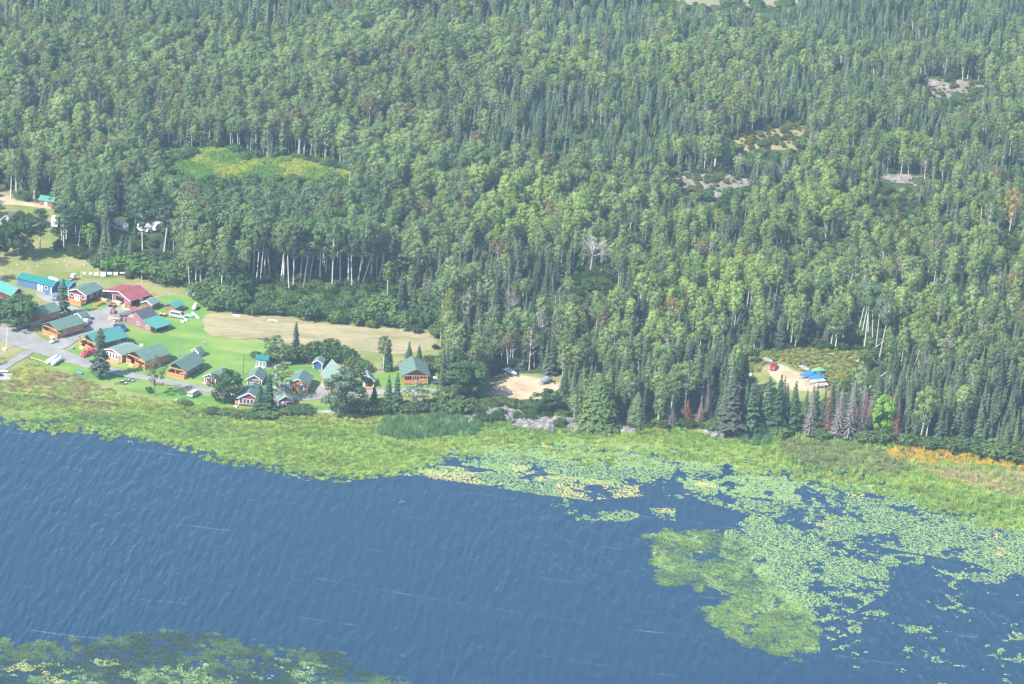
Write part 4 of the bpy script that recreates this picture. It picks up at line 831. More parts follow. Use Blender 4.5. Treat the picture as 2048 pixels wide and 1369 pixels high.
# lily pads
LIL = [([(940, 868), (1200, 872), (1480, 890), (1600, 905), (1560, 945), (1300, 935), (1100, 920), (960, 905)], .72, 0),
       ([(830, 938), (960, 925), (1060, 930), (1160, 955), (1290, 965), (1290, 990), (1180, 1000), (1060, 985), (960, 968), (860, 955)], .60, 1), ([(700, 950), (850, 905), (1000, 885), (1160, 895), (1440, 925), (1560, 930), (1700, 960), (1600, 1000), (1400, 985), (1200, 968), (1000, 945), (840, 950)], .62, 0),
       ([(1070, 1000), (1130, 995), (1180, 1015), (1250, 1018), (1290, 1030), (1250, 1042), (1140, 1045), (1075, 1030)], .45, 0), ([(1300, 1015), (1350, 1015), (1352, 1040), (1310, 1038)], .55, 1),
       ([(1240, 960), (1500, 950), (1720, 960), (1850, 990), (2048, 1060), (2250, 1120), (2250, 1220), (2048, 1165), (1950, 1125), (1830, 1105), (1700, 1080), (1560, 1050), (1440, 1010), (1300, 985)], .60, 0),
       ([(1450, 1060), (1500, 1030), (1600, 1060), (1700, 1080), (1800, 1120), (1780, 1180), (1680, 1240), (1620, 1240), (1540, 1180), (1500, 1130), (1440, 1110)], .62, 0), ([(1300, 1065), (1440, 1058), (1500, 1080), (1560, 1160), (1640, 1250), (1640, 1300), (1560, 1300), (1470, 1260), (1480, 1200), (1400, 1160), (1310, 1130)], .44, 0),
       ([(1780, 1100), (2250, 1180), (2250, 1300), (2048, 1290), (1900, 1250), (1780, 1290), (1650, 1270), (1640, 1200)], .38, 0), ([(1650, 1270), (1780, 1290), (1900, 1250), (2250, 1320), (2250, 1500), (1700, 1380)], .34, 0),
       ([(0, 1325), (100, 1310), (240, 1318), (330, 1330), (480, 1310), (600, 1318), (800, 1362), (880, 1420), (880, 1500), (-200, 1500), (-200, 1340)], .44, 0), ([(-60, 815), (110, 822), (120, 855), (-60, 838)], .35, 0), ([(780, 985), (860, 985), (850, 1002), (790, 1005)], .30, 0), ([(520, 936), (680, 955), (800, 955), (780, 968), (640, 964), (520, 948)], .40, 0)]
allV = {0: [], 1: []}
for pts, cover, yl in LIL:
    P = scatter_poly([pts], 6.5, 300 + len(allV[0]) + len(pts)); a = fnoise(P[:, 0] / 7.5, P[:, 1] / 7.5, 41, 4); b = fnoise(P[:, 0] / 1.6, P[:, 1] / 1.6, 42, 2)
    th = 0.5 - (cover - .5) * .75; k = (a * .72 + b * .28) > th + .05 * r.random(len(P)); P = P[k]; m = len(P)
    if m == 0: continue
    yk = (fnoise(P[:, 0] / 12, P[:, 1] / 8, 43, 2) > (.42 if yl else .80)); rad = r.uniform(.12, .34, m); z = WZ + .03 + r.random(m) * .05; th0 = r.random(m) * 6.28; tl = r.normal(size=(m, 2)) * .10
    ring = []
    for q in range(6):
        an = th0 + q * math.pi / 3; dx = np.cos(an) * rad * (1.0 if q else .55); dy = np.sin(an) * rad * (1.0 if q else .55); ring.append(np.column_stack([P[:, 0] + dx, P[:, 1] + dy, z + dx * tl[:, 0] + dy * tl[:, 1]]))
    R6 = np.stack(ring, 1)
    allV[0].append(R6[~yk].reshape(-1, 3)); allV[1].append(R6[yk].reshape(-1, 3))
def pad_mat(name, c1, c2):
    return ramp_mat(name, [(0.35, c1), (0.65, c2)], 0.25, scale2=2.2, mix2=0.5, rough=0.45)
for q, nm, m_, lab in [(0, 'lily_pads', pad_mat('lily_leaf', (.17, .29, .10), (.30, .40, .15)), 'pale green lily pads floating in drifts over the east half of the lake'), (1, 'lily_pads', pad_mat('yellow_lily_leaf', (.38, .39, .12), (.50, .46, .17)), 'yellowed lily pads in a long drift off the rocky point')]:
    o = bpy.data.objects.new(nm, quads_mesh(nm, np.vstack(allV[q]), 6, m_)); C.objects.link(o); tag(o, lab, 'lily pads', kind='stuff')
print('pads', sum(len(v) for v in allV[0]) // 6, 'trees', len(X))

# ================================================================== BUILDINGS
LOG = mat('orange_stained_logs', (0.60, 0.25, 0.08), 0.7, 0.12, 1.0, stripe=('Z', 0.28, 0.30))
LOGB = mat('brown_stained_logs', (0.34, 0.16, 0.085), 0.7, 0.12, 1.0, stripe=('Z', 0.28, 0.30))
DECKW = mat('deck_boards', (0.66, 0.31, 0.12), 0.75, 0.15, 1.5, stripe=('X', 0.3, 0.2))
DECKP = mat('pale_new_boards', (0.62, 0.42, 0.24), 0.75, 0.12, 1.5, stripe=('X', 0.3, 0.2))
RED = mat('dark_red_siding', (0.20, 0.030, 0.045), 0.65, 0.1, 1.0, stripe=('Z', 0.25, 0.15))
MAROON = mat('maroon_siding', (0.24, 0.045, 0.075), 0.65, 0.1, 1.0, stripe=('Z', 0.25, 0.15))
MAUVE = mat('faded_purple_brown_boards', (0.30, 0.155, 0.17), 0.8, 0.15, 0.8, stripe=('X', 0.4, 0.2))
BROWN = mat('brown_board_wall', (0.17, 0.075, 0.06), 0.75, 0.15, 1.0, stripe=('X', 0.35, 0.2))
BLUEW = mat('blue_metal_wall', (0.10, 0.17, 0.33), 0.5, 0.08, 0.8, stripe=('X', 0.45, 0.15))
BLUED = mat('deep_blue_wall', (0.04, 0.10, 0.26), 0.6, 0.1, 0.8)
GREYW = mat('pale_grey_wall', (0.45, 0.50, 0.55), 0.7, 0.1, 0.8)
WHITE = mat('white_paint', (0.80, 0.80, 0.78), 0.55, 0.04, 1.0)
GREENR = mat('green_shingle_roof', (0.115, 0.19, 0.155), 0.85, 0.28, 0.6, stripe=('Y', 0.5, 0.12))
GREENR2 = mat('grey_green_shingle_roof', (0.175, 0.245, 0.215), 0.85, 0.26, 0.6, stripe=('Y', 0.5, 0.12))
TEALR = mat('teal_metal_roof', (0.08, 0.29, 0.24), 0.45, 0.06, 0.8, stripe=('X', 0.6, 0.12))
TEALD = mat('blue_green_metal_roof', (0.07, 0.25, 0.22), 0.45, 0.08, 0.8, stripe=('X', 0.6, 0.12))
TEALB = mat('deep_teal_metal_roof', (0.02, 0.20, 0.19), 0.4, 0.08, 0.8, stripe=('X', 0.6, 0.1))
REDR = mat('red_shingle_roof', (0.28, 0.08, 0.08), 0.8, 0.45, 0.35, stripe=('Y', 0.5, 0.12))
BLACKR = mat('charcoal_roof', (0.085, 0.085, 0.11), 0.8, 0.2, 0.8)
GREYR = mat('grey_roof', (0.22, 0.24, 0.25), 0.8, 0.15, 0.8)
GLASS = mat('window_glass', (0.03, 0.045, 0.06), 0.12, 0.1, 1.0, spec=0.8)
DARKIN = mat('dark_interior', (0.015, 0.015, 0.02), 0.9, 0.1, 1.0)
METAL = mat('galvanised_metal', (0.55, 0.56, 0.57), 0.4, 0.08, 2.0, metal=0.5)
BLACKP = mat('black_plastic', (0.02, 0.02, 0.022), 0.6, 0.1, 2.0)
RUBBER = mat('tyre_rubber', (0.02, 0.02, 0.02), 0.85, 0.1, 2.0)

class MB:
    def __init__(s): s.v = []; s.f = []
    def box(s, x0, x1, y0, y1, z0, z1):
        b = len(s.v); s.v += [(x, y, z) for z in (z0, z1) for y in (y0, y1) for x in (x0, x1)]
        s.f += [[b + i for i in q] for q in ([0, 2, 3, 1], [4, 5, 7, 6], [0, 1, 5, 4], [2, 6, 7, 3], [0, 4, 6, 2], [1, 3, 7, 5])]; return s
    def prism(s, prof, a0, a1, ax='y'):
        """profile [(u,z)] extruded along y (u=x) or along x (u=y)"""
        b = len(s.v); n = len(prof)
        for a in (a0, a1): s.v += [((u, a, z) if ax == 'y' else (a, u, z)) for u, z in prof]
        s.f += [[b + i for i in range(n)][::-1], [b + n + i for i in range(n)]] + [[b + i, b + (i + 1) % n, b + n + (i + 1) % n, b + n + i] for i in range(n)]; return s
    def beam(s, p, q, w):
        p = np.array(p, float); q = np.array(q, float); t = q - p; t /= np.linalg.norm(t) + 1e-9
        a = np.cross(t, [0, 0, 1.0]); a = a if np.linalg.norm(a) > .1 else np.array([1.0, 0, 0]); a /= np.linalg.norm(a); c = np.cross(t, a); b = len(s.v)
        for o in (p, q): s.v += [tuple(o + (a * i + c * j) * w / 2) for i, j in ((-1, -1), (1, -1), (1, 1), (-1, 1))]
        s.f += [[b + 3, b + 2, b + 1, b], [b + 4, b + 5, b + 6, b + 7]] + [[b + i, b + (i + 1) % 4, b + 4 + (i + 1) % 4, b + 4 + i] for i in range(4)]; return s
    def cyl(s, c, r, d, ax='z', k=14, dome=0.0):
        """cylinder centred at c, length d along ax; dome adds rounded ends"""
        rings = [(-d / 2, r), (d / 2, r)] if not dome else [(-d / 2 - dome, r * .15), (-d / 2 - dome * .7, r * .68), (-d / 2, r), (d / 2, r), (d / 2 + dome * .7, r * .68), (d / 2 + dome, r * .15)]
        b = len(s.v)
        for t, rr in rings:
            for i in range(k):
                a = 2 * math.pi * i / k; u, w_ = rr * math.cos(a), rr * math.sin(a)
                s.v.append({'z': (c[0] + u, c[1] + w_, c[2] + t), 'x': (c[0] + t, c[1] + u, c[2] + w_), 'y': (c[0] + w_, c[1] + t, c[2] + u)}[ax])
        m = len(rings); s.f += [[b + j * k + i, b + j * k + (i + 1) % k, b + (j + 1) * k + (i + 1) % k, b + (j + 1) * k + i] for j in range(m - 1) for i in range(k)]
        s.f += [[b + i for i in range(k)][::-1], [b + (m - 1) * k + i for i in range(k)]]; return s
    def loft(s, secs):
        b = len(s.v); k = len(secs[0])
        for q in secs: s.v += [tuple(p) for p in q]
        s.f += [[b + j * k + i, b + j * k + (i + 1) % k, b + (j + 1) * k + (i + 1) % k, b + (j + 1) * k + i] for j in range(len(secs) - 1) for i in range(k)]
        s.f += [[b + i for i in range(k)][::-1], [b + (len(secs) - 1) * k + i for i in range(k)]]; return s
    def build(s, name, m, parent=None, sm=False):
        return mesh_obj(name, s.v, s.f, m, parent, smooth_=sm)

def roof_z(u, W, wh, rise, apex=0.5):
    """height of the roof underside at u across the gable"""
    a = W * apex; return wh + rise * (u / a if u < a else (W - u) / (W - a))
def window(parent, face, u, z, w, h, W, D, panes=1, fr=WHITE, proud=0.05, fw=0.13):
    """white frame with a dark pane in it, standing on one wall face; u along the wall"""
    def bx(mb, u0, u1, z0, z1, d0, d1):
        if face == 'front': mb.box(u0, u1, -d1, -d0, z0, z1)
        elif face == 'back': mb.box(u0, u1, D + d0, D + d1, z0, z1)
        elif face == 'right': mb.box(W + d0, W + d1, u0, u1, z0, z1)
        else: mb.box(-d1, -d0, u0, u1, z0, z1)
    f = MB(); bx(f, u - fw, u, z - fw, z + h + fw, 0.003, proud); bx(f, u + w, u + w + fw, z - fw, z + h + fw, 0.003, proud)
    bx(f, u, u + w, z - fw, z, 0.003, proud); bx(f, u, u + w, z + h, z + h + fw, 0.003, proud)
    for i in range(1, panes): x = u + w * i / panes; bx(f, x - .05, x + .05, z, z + h, 0.004, proud - .005)
    o = f.build('window', fr, parent); p = MB(); bx(p, u, u + w, z, z + h, 0.0035, 0.02); p.build('pane', GLASS, o); return o
def door(parent, face, u, w, h, z, W, D, m=WHITE, glazed=False):
    f = MB()
    def bx(mb, u0, u1, z0, z1, d0, d1):
        if face == 'front': mb.box(u0, u1, -d1, -d0, z0, z1)
        elif face == 'right': mb.box(W + d0, W + d1, u0, u1, z0, z1)
        else: mb.box(-d1, -d0, u0, u1, z0, z1)
    bx(f, u, u + w, z, z + h, 0.003, 0.06); o = f.build('door', m, parent)
    if glazed: g = MB(); bx(g, u + w * .25, u + w * .75, z + h * .45, z + h * .88, 0.062, 0.07); g.build('pane', GLASS, o)
    return o
def cabin(name, label, A, B, D, wh, rise, wallm, roofm, trim=WHITE, ov=0.45, of=0.5, ob=0.4, apex=0.5, ridge='y', base=0.0, basem=None, cat='cabin', corner=True, open_front=0.0, turn=0.0, group=None, chim=None, fasc=0.22, shift=(0, 0)):
    """A,B: ground pixels of the front wall's two corners. Returns (root, W, D, z0)"""
    a = gp(*A); b = gp(*B); W = float(np.linalg.norm((b - a)[:2])); rz = math.atan2(b[1] - a[1], b[0] - a[0]) + turn
    e = empty(name, (a[0], a[1], 0.0), rz, label, cat, group)
    z0 = base
    if base > 0.05: MB().box(0.1, W - .1, 0.1, D - .1, -0.2, base).build('foundation', basem or mat('dark_crawlspace', (.07, .06, .055), .9), e)
    w = MB(); y0 = open_front
    prof = [(0, z0), (W, z0), (W, z0 + wh), (W * apex, z0 + wh + rise), (0, z0 + wh)] if ridge == 'y' else [(y0, z0), (D, z0), (D, z0 + wh), (y0 + (D - y0) * apex, z0 + wh + rise), (y0, z0 + wh)]
    w.prism(prof, y0 if ridge == 'y' else 0, D if ridge == 'y' else W, 'y' if ridge == 'y' else 'x'); w.build('wall', wallm, e)
    r = MB(); th = 0.16; S = W if ridge == 'y' else D; ap = S * apex; zt = z0 + wh + rise; a0, a1 = (-of, D + ob) if ridge == 'y' else (-of, W + ob)
    for (ue, ua) in ((0, ap), (S, ap)):
        sg = -1 if ue == 0 else 1; sl = rise / abs(ap - ue); e_u = ue + sg * ov; e_z = z0 + wh - sl * ov
        r.prism([(e_u, e_z + .03), (ap, zt + .03), (ap, zt + .03 + th), (e_u, e_z + .03 + th)], a0, a1, 'y' if ridge == 'y' else 'x')
    r_o = r.build('roof', roofm, e)
    if chim: c = MB().cyl((chim[0], chim[1], roof_z(chim[0], W, z0 + wh, rise, apex) + .5 if ridge == 'y' else zt + .1), .12, 1.3); c.build('chimney', METAL, r_o)
    if trim:
        t = MB()
        for end, s0, s1 in ((a0, -.05, -.003), (a1, .003, .05)):
            for (ue, ua) in ((0, ap), (S, ap)):
                sg = -1 if ue == 0 else 1; sl = rise / abs(ap - ue); e_u = ue + sg * ov; e_z = z0 + wh - sl * ov
                lo, hi = end + s0, end + s1
                t.prism([(e_u, e_z + .19 - fasc), (ap, zt + .19 - fasc), (ap, zt + .215), (e_u, e_z + .215)], lo, hi, 'y' if ridge == 'y' else 'x')
        if corner and ridge == 'y':
            for x0, x1 in ((-.03, .16), (W - .16, W + .03)): t.box(x0, x1, y0 - .03, y0 + .16, z0 + .01, z0 + wh - .02)
        t.build('trim', trim, e)
    return e, W, D, z0
def deck(e, x0, x1, y0, y1, z, m=DECKW, railm=None, rail='fb', step=None, h=0.95, solid=False, skirt=False):
    f = MB().box(x0, x1, y0, y1, z - .12, z)
    for px_ in np.linspace(x0 + .1, x1 - .1, 3): f.box(px_ - .07, px_ + .07, y0 + .05, y0 + .19, -0.1, z - .125)
    if skirt: f.box(x0 + .04, x1 - .04, y0 + .02, y0 + .045, .05, z - .13); f.box(x1 - .045, x1 - .02, y0 + .05, y1 - .02, .05, z - .13)
    f.build('deck', m, e)
    if railm:
        r = MB()
        def run(p, q):
            p = np.array(p); q = np.array(q); L = np.linalg.norm(q - p); n = max(1, int(L / (0.22 if not solid else 1.4)))
            r.beam((*p, z + h), (*q, z + h), .09); r.beam((*p, z + .15), (*q, z + .15), .07)
            if solid:
                for hh in (.33, .5, .67, .82): r.beam((*p, z + hh), (*q, z + hh), .12)
            for i in range(n + 1):
                c = p + (q - p) * i / n; r.beam((*c, z), (*c, z + h), .045 if not solid else .09)
        if 'f' in rail:
            if step: run((x0, y0 + .06), (step[0], y0 + .06)); run((step[1], y0 + .06), (x1, y0 + .06))
            else: run((x0, y0 + .06), (x1, y0 + .06))
        if 'l' in rail: run((x0 + .06, y0 + .06), (x0 + .06, y1))
        if 'r' in rail: run((x1 - .06, y0 + .06), (x1 - .06, y1))
        r.build('railing', railm, e)
    if step:
        s_ = MB(); n = max(2, int(z / .18)); dx0, dx1 = step
        for i in range(n): s_.box(dx0, dx1, y0 - .28 * (i + 1), y0 - .28 * i - .005, 0, z - (i + 1) * z / (n + 1))
        s_.build('stairs', DECKP, e)
def posts(e, pts, z0, z1, m=DECKW, w=.16):
    for (x, y) in pts: MB().box(x - w / 2, x + w / 2, y - w / 2, y + w / 2, z0, z1).build('porch_post', m, e)
def beamx(e, x0, x1, y, z, m=DECKW, h=.28): MB().box(x0, x1, y - .08, y + .08, z, z + h).build('porch_beam', m, e)

# teal-roofed house at the left edge, mostly behind the poplars
e, W, D, z = cabin('lodge_house', 'maroon house with a bright teal metal roof at the left edge behind poplars', (20, 602), (43, 596), 9, 2.5, 1.8, RED, TEALR, ov=.7, of=1.4, chim=(3.2, 3))
posts(e, [(.2, -1.1), (W - .2, -1.1)], 0, 2.5, WHITE); window(e, 'right', 1.0, 1.0, 1.4, 1.1, W, D)
e, W, D, z = cabin('lodge_house', 'low teal-roofed wing at the very left edge of the picture', (-8, 590), (12, 586), 8, 2.4, 1.5, RED, TEALR, ov=.6)
# long blue shed and its shorter neighbour
e, W, D, z = cabin('storage_shed', 'long blue shed with a deep teal metal roof and white doors', (34, 571), (103, 588), 5.2, 2.7, 1.0, BLUEW, TEALB, ov=.35, of=.3, ridge='x', apex=.5)
door(e, 'front', W * .60, .9, 2.2, .05, W, D); door(e, 'front', W * .60 + 1.3, .7, 2.2, .05, W, D); MB().box(W - .28, W + .03, -.06, .16, .02, 2.6).build('corner_board', WHITE, e); window(e, 'left', 1.6, 1.0, 1.6, 1.2, W, D); window(e, 'front', W * .8, 1.2, 1.1, .9, W, D)
e, W, D, z = cabin('storage_shed', 'shorter dark blue shed with a teal roof behind the grey-green spruce', (113, 583), (137, 588), 5.0, 2.5, .9, BLUED, TEALB, ov=.35, of=.3, ridge='x', apex=.5)
MB().box(W - .28, W + .03, -.06, .16, .02, 2.4).build('corner_board', WHITE, e); door(e, 'front', .5, .8, 2.0, .05, W, D)
# dark red cabin with orange deck
e, W, D, z = cabin('red_cabin', 'dark red cabin with white-framed windows and an orange deck, beside the red-roofed garage', (137, 600), (172, 609), 9.4, 2.6, 1.3, RED, GREENR, ov=.5, of=.6, base=.7)
window(e, 'front', .7, z + .9, 1.2, 1.0, W, D); window(e, 'front', W - 1.9, z + .9, 1.2, 1.0, W, D); door(e, 'front', W / 2 - 1.1, 1.0, 2.0, z, W, D, glazed=True); door(e, 'front', W / 2 + .1, 1.0, 2.0, z, W, D, glazed=True)
window(e, 'right', 2.5, z + 1, 1.1, .9, W, D); window(e, 'right', 6.2, z + 1, 1.1, .9, W, D)
deck(e, -.8, W, -3.0, -.01, .7, DECKW, DECKW, 'flr', step=None, solid=True, skirt=True)
# red-roofed garage, open bays
e, W, D, z = cabin('red_roofed_garage', 'big open garage with a weathered red roof and white fascia, lumber stacked in front', (209, 596), (261, 615), 9.0, 2.6, 1.7, mat('garage_mauve_wall', (.26, .13, .15), .8, .12), REDR, ov=.8, of=.9, apex=.60, corner=False, open_front=0)
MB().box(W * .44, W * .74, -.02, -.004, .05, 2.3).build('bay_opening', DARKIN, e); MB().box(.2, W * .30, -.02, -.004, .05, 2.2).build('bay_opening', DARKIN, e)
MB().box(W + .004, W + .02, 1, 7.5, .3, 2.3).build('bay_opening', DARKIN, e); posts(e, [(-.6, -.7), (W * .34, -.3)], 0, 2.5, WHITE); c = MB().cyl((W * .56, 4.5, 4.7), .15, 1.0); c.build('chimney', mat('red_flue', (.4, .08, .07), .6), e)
# two small log sheds
e, W, D, z = cabin('log_shed', 'small log shed with a grey-green roof and white fascia beside the garage', (284, 617), (304, 622), 4.6, 2.2, .8, LOGB, GREENR2, ov=.45, of=.5, corner=False); MB().cyl((W * .4, 1.5, 3.2), .2, .2).build('roof_vent', METAL, e)
e, W, D, z = cabin('log_shed', 'small log shed with a bright teal roof near the silver van', (331, 622), (351, 627), 4.4, 2.1, .8, LOGB, TEALR, trim=None, ov=.5, of=.6, corner=False); MB().cyl((W * .4, 1.2, 3.1), .22, .2).build('roof_vent', METAL, e)
# purple-brown workshop with lean-tos
e, W, D, z = cabin('workshop', 'faded purple-brown workshop with charcoal roof and a teal lean-to', (255, 648), (286, 659), 6.6, 3.2, 2.1, MAUVE, BLACKR, trim=None, ov=.3, of=.3, corner=False, chim=(3.6, 4.5))
MB().prism([(W + .004, 0), (W + 5.6, 0), (W + 5.6, 2.0), (W + .004, 3.15)], .02, 6.4).build('lean_to_wall', MAUVE, e); MB().prism([(W + .05, 3.2), (W + 6.5, 1.95), (W + 6.5, 2.1), (W + .05, 3.4)], -.5, 6.9).build('lean_to_roof', TEALR, e)
MB().prism([(-3.6, 0), (-.004, 0), (-.004, 3.0), (-3.6, 2.3)], .02, 5.4).build('annex_wall', MAUVE, e); MB().prism([(-4.3, 2.25), (-.35, 3.02), (-.35, 3.2), (-4.3, 2.4)], -.7, 6.0).build('annex_roof', mat('tarred_grey_roof', (.13, .13, .15), .85, .35, .5), e)
window(e, 'front', .5, 3.0, 1.9, .55, W, D, 3); window(e, 'front', W * .62, 1.1, .8, .8, W, D); window(e, 'front', W + 1.5, 1.0, .8, .8, W, D)
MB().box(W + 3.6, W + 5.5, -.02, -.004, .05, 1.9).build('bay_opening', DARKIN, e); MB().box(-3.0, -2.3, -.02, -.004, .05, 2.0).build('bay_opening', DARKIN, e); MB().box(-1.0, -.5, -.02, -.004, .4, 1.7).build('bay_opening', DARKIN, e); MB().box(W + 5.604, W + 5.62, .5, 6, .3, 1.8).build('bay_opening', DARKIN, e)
# cabin with raised railed deck behind the big poplar
e, W, D, z = cabin('log_cabin', 'orange log cabin with a raised white-railed deck behind the big poplar', (54, 642), (80, 652), 8.6, 2.5, 1.7, LOG, GREENR, trim=None, ov=.5, of=.5, base=1.1, corner=False)
deck(e, -.3, W + .3, -3.4, -.01, 1.1, LOG, WHITE, 'flr', solid=False, skirt=True); window(e, 'right', 5.6, z + .9, 1.0, 1.1, W, D)
# orange log cabin with covered porch, golf cart in front
def porch_cabin(label, A, B, D, wh, rise, wallm, roofm, pd, base=.7, trimm=None, winside=(), stairs=None, ov=.55, low=1.0, chair=False, dm=DECKW, turn=0.0, nposts=3):
    e, W, D_, z = cabin('log_cabin', label, A, B, D, wh, rise, wallm, roofm, trim=trimm, ov=ov, of=.35, base=base, corner=False, open_front=pd, turn=turn)
    deck(e, 0, W, .02, pd - .01, base, dm, dm, 'flr', step=stairs, solid=True, skirt=True); posts(e, [(x, .15) for x in np.linspace(.12, W - .12, nposts)], base, base + wh - .3, dm); beamx(e, 0, W, .14, base + wh - .28, dm)
    window(e, 'front', .8, z + .7, 1.3, 1.1, W, D_) ; 
    for o in [c for c in e.children if c.name.startswith('window')]: o.location.y = pd
    d = door(e, 'front', W / 2 - .2, .95, 2.0, z, W, D_, dm); d.location.y = pd; w2 = window(e, 'front', W - 2.1, z + .8, 1.0, 1.0, W, D_); w2.location.y = pd
    for u in winside: window(e, 'right', u, z + .9, .9, .8, W, D_)
    return e, W, z
porch_cabin('orange log cabin with a timber porch, a white golf cart parked at its steps', (84, 668), (114, 680), 11.5, 2.6, 1.6, LOG, GREENR, 2.2, .7, winside=(3.2, 8.2), chair=True)
porch_cabin('maroon-walled lodge with a bright teal-green roof and brown deck stairs', (158, 694), (192, 709), 12.6, 2.7, 1.9, BROWN, TEALD, 2.6, .8, winside=(9.0,), stairs=(1.2, 3.0), ov=.7)
porch_cabin('orange log cabin with a timber porch and stairs, beside the white-trimmed cabin', (252, 727), (289, 742), 10.8, 2.6, 1.8, LOG, GREENR, 2.6, .8, winside=(5.0,), stairs=(2.2, 4.0))
porch_cabin('brown log cabin with a wide orange porch beside the lakeside road', (333, 752), (368, 760), 11.8, 2.7, 1.9, LOGB, GREENR, 2.8, .45, winside=(4.2, 8.0), ov=.9, nposts=3)
# small hut behind the golf-cart cabin
e, W, D, z = cabin('small_hut', 'little open hut with a green roof and white fascia beside the silver pickup', (150, 641), (164, 646), 3.0, 2.0, 1.0, GREYW, GREENR, ov=.35, corner=True)
# white-trimmed low cabin
e, W, D, z = cabin('trimmed_cabin', 'low cabin with a white-framed window front and orange deck between two log cabins', (211, 715), (243, 727), 8.0, 2.4, 1.0, mat('red_infill', (.36, .14, .10), .7), GREENR2, ov=.45, of=.6, base=.35)
for u in (.5, 1.9, 3.3, 4.7): window(e, 'front', u, z + .35, .8, 1.5, W, D, fw=.2)
deck(e, -.6, W, -2.0, -.01, .35, DECKW, DECKP, 'l', skirt=True)
# small light shed and tiny maroon cabin, edge of the lawn
e, W, D, z = cabin('small_shed', 'tiny pale grey shed with a dark green roof behind the brown log cabin', (384, 712), (397, 716), 2.6, 1.9, .9, GREYW, GREENR, ov=.3, of=.35)
e, W, D, z = cabin('maroon_cabin', 'narrow maroon cabin with white fascia half hidden by the dense round poplar', (409, 766), (431, 772), 7.5, 2.3, 1.2, MAROON, GREENR2, ov=.45, of=.5)
window(e, 'front', .8, .8, 1.7, 1.2, W, D, 2); MB().box(-.2, W + .2, -.9, -.02, 0, .25).build('step', DECKP, e)
# blue kiosk with three tall white windows
e, W, D, z = cabin('blue_kiosk', 'blue kiosk with three tall white-framed windows and a teal roof on the lawn', (511, 735), (534, 737), 3.2, 2.7, .5, BLUED, TEALB, trim=None, ov=.3, of=.3, ridge='x', apex=.9)
for i in range(3): window(e, 'front', .25 + i * (W - .45) / 3, .45, (W - .45) / 3 - .45, 1.8, W, D, 2, fw=.16)
MB().box(-.15, W + .15, -.4, -.06, 0, .3).build('step', WHITE, e)
MB().cyl((W + .3, 2.0, 1.8), .09, 3.6).build('chimney', METAL, e)
# maroon cabins by the lake
e, W, D, z = cabin('maroon_cabin', 'maroon cabin with a steep grey-green roof behind the lakeside maroon cabin', (494, 770), (523, 773), 7.5, 2.1, 1.4, MAROON, GREENR, ov=.45, of=.5)
window(e, 'front', .9, 1.0, 2.9, .9, W, D, 3)
e, W, D, z = cabin('maroon_cabin', 'maroon lakeside cabin with a row of tall white windows behind two spruces', (477, 812), (518, 816), 9.2, 2.5, 1.8, MAROON, GREENR, ov=.55, of=.5, base=.3)
for i in range(6): window(e, 'front', .35 + i * 1.12, z + .65, .75, 1.5, W, D, fw=.1)
deck(e, -1.2, -.02, .3, 2.6, .5, DECKW, DECKW, 'fl', solid=True)
e, W, D, z = cabin('maroon_hut', 'tiny maroon hut with white door and stone steps at the lakeside', (556, 816), (585, 816), 5.2, 2.2, 1.5, MAROON, GREENR2, ov=.35, of=.4, base=.25)
door(e, 'front', .9, .95, 1.9, z, W, D); window(e, 'front', 2.5, z + .8, 1.3, .9, W, D); deck(e, 0, W, -1.6, -.01, .22, mat('grey_boards', (.36, .32, .32), .8), None)
# orange house with enclosed porch
e, W, D, z = cabin('orange_cabin', 'orange cabin with white trim and a glazed side porch, orange table outside', (577, 783), (614, 787), 8.4, 2.9, 1.6, LOG, GREENR, ov=.5, of=.5)
window(e, 'front', W - 2.6, .9, 1.4, 1.6, W, D, 3, fw=.2)
MB().prism([(-3.4, 0), (1.4, 0), (1.4, .9), (-3.4, .9)], -2.2, -.01).build('porch_wall', LOG, e); MB().box(-3.3, 1.3, -2.1, -.05, .9, 1.9).build('porch_glazing', GLASS, e)
pw = MB()
for x in np.linspace(-3.4, 1.3, 8): pw.box(x, x + .12, -2.24, -2.12, .9, 2.0)
pw.prism([(-3.6, 1.95), (-1.0, 2.75), (1.6, 1.95), (1.6, 2.1), (-1.0, 2.95), (-3.6, 2.1)], -2.34, -2.28); pw.build('porch_trim', WHITE, e); MB().prism([(-3.6, 2.0), (-1.0, 2.8), (1.6, 2.0), (1.6, 2.12), (-1.0, 2.94), (-3.6, 2.12)], -2.27, .4).build('porch_roof', GREENR2, e)
# blue garage shed
e, W, D, z = cabin('blue_shed', 'small blue shed with a grey-green roof and white corner boards under the hedge', (626, 738), (644, 740), 3.6, 2.2, .9, BLUED, GREENR2, ov=.4, of=.5)
# steep-roofed orange cabin
e, W, D, z = cabin('steep_roofed_cabin', 'orange cabin with a steep grey-green roof half hidden by the largest poplar', (660, 783), (700, 784), 7.6, 3.4, 4.2, LOG, GREENR2, trim=None, ov=.7, of=1.6, corner=False, turn=.30)
deck(e, -1.6, -.02, 1.0, 4.0, .9, DECKW, WHITE, 'fl'); window(e, 'left', 4.6, 1.2, 1.0, 1.1, W, D)
# small grey cabin
e, W, D, z = cabin('grey_cabin', 'little dark grey cabin with white posts and an orange deck by the road', (727, 775), (747, 775), 4.6, 2.2, 1.3, mat('dark_grey_wall', (.16, .15, .19), .7), GREENR2, ov=.4, of=.8, base=.35)
window(e, 'front', .5, z + .5, .7, 1.3, W, D); door(e, 'front', W * .5, .8, 1.9, z, W, D, DARKIN); deck(e, -.2, W + .2, -1.2, -.01, .35, DECKW, None, skirt=True); posts(e, [(.1, -.7), (W - .1, -.7)], .35, 2.4, WHITE)
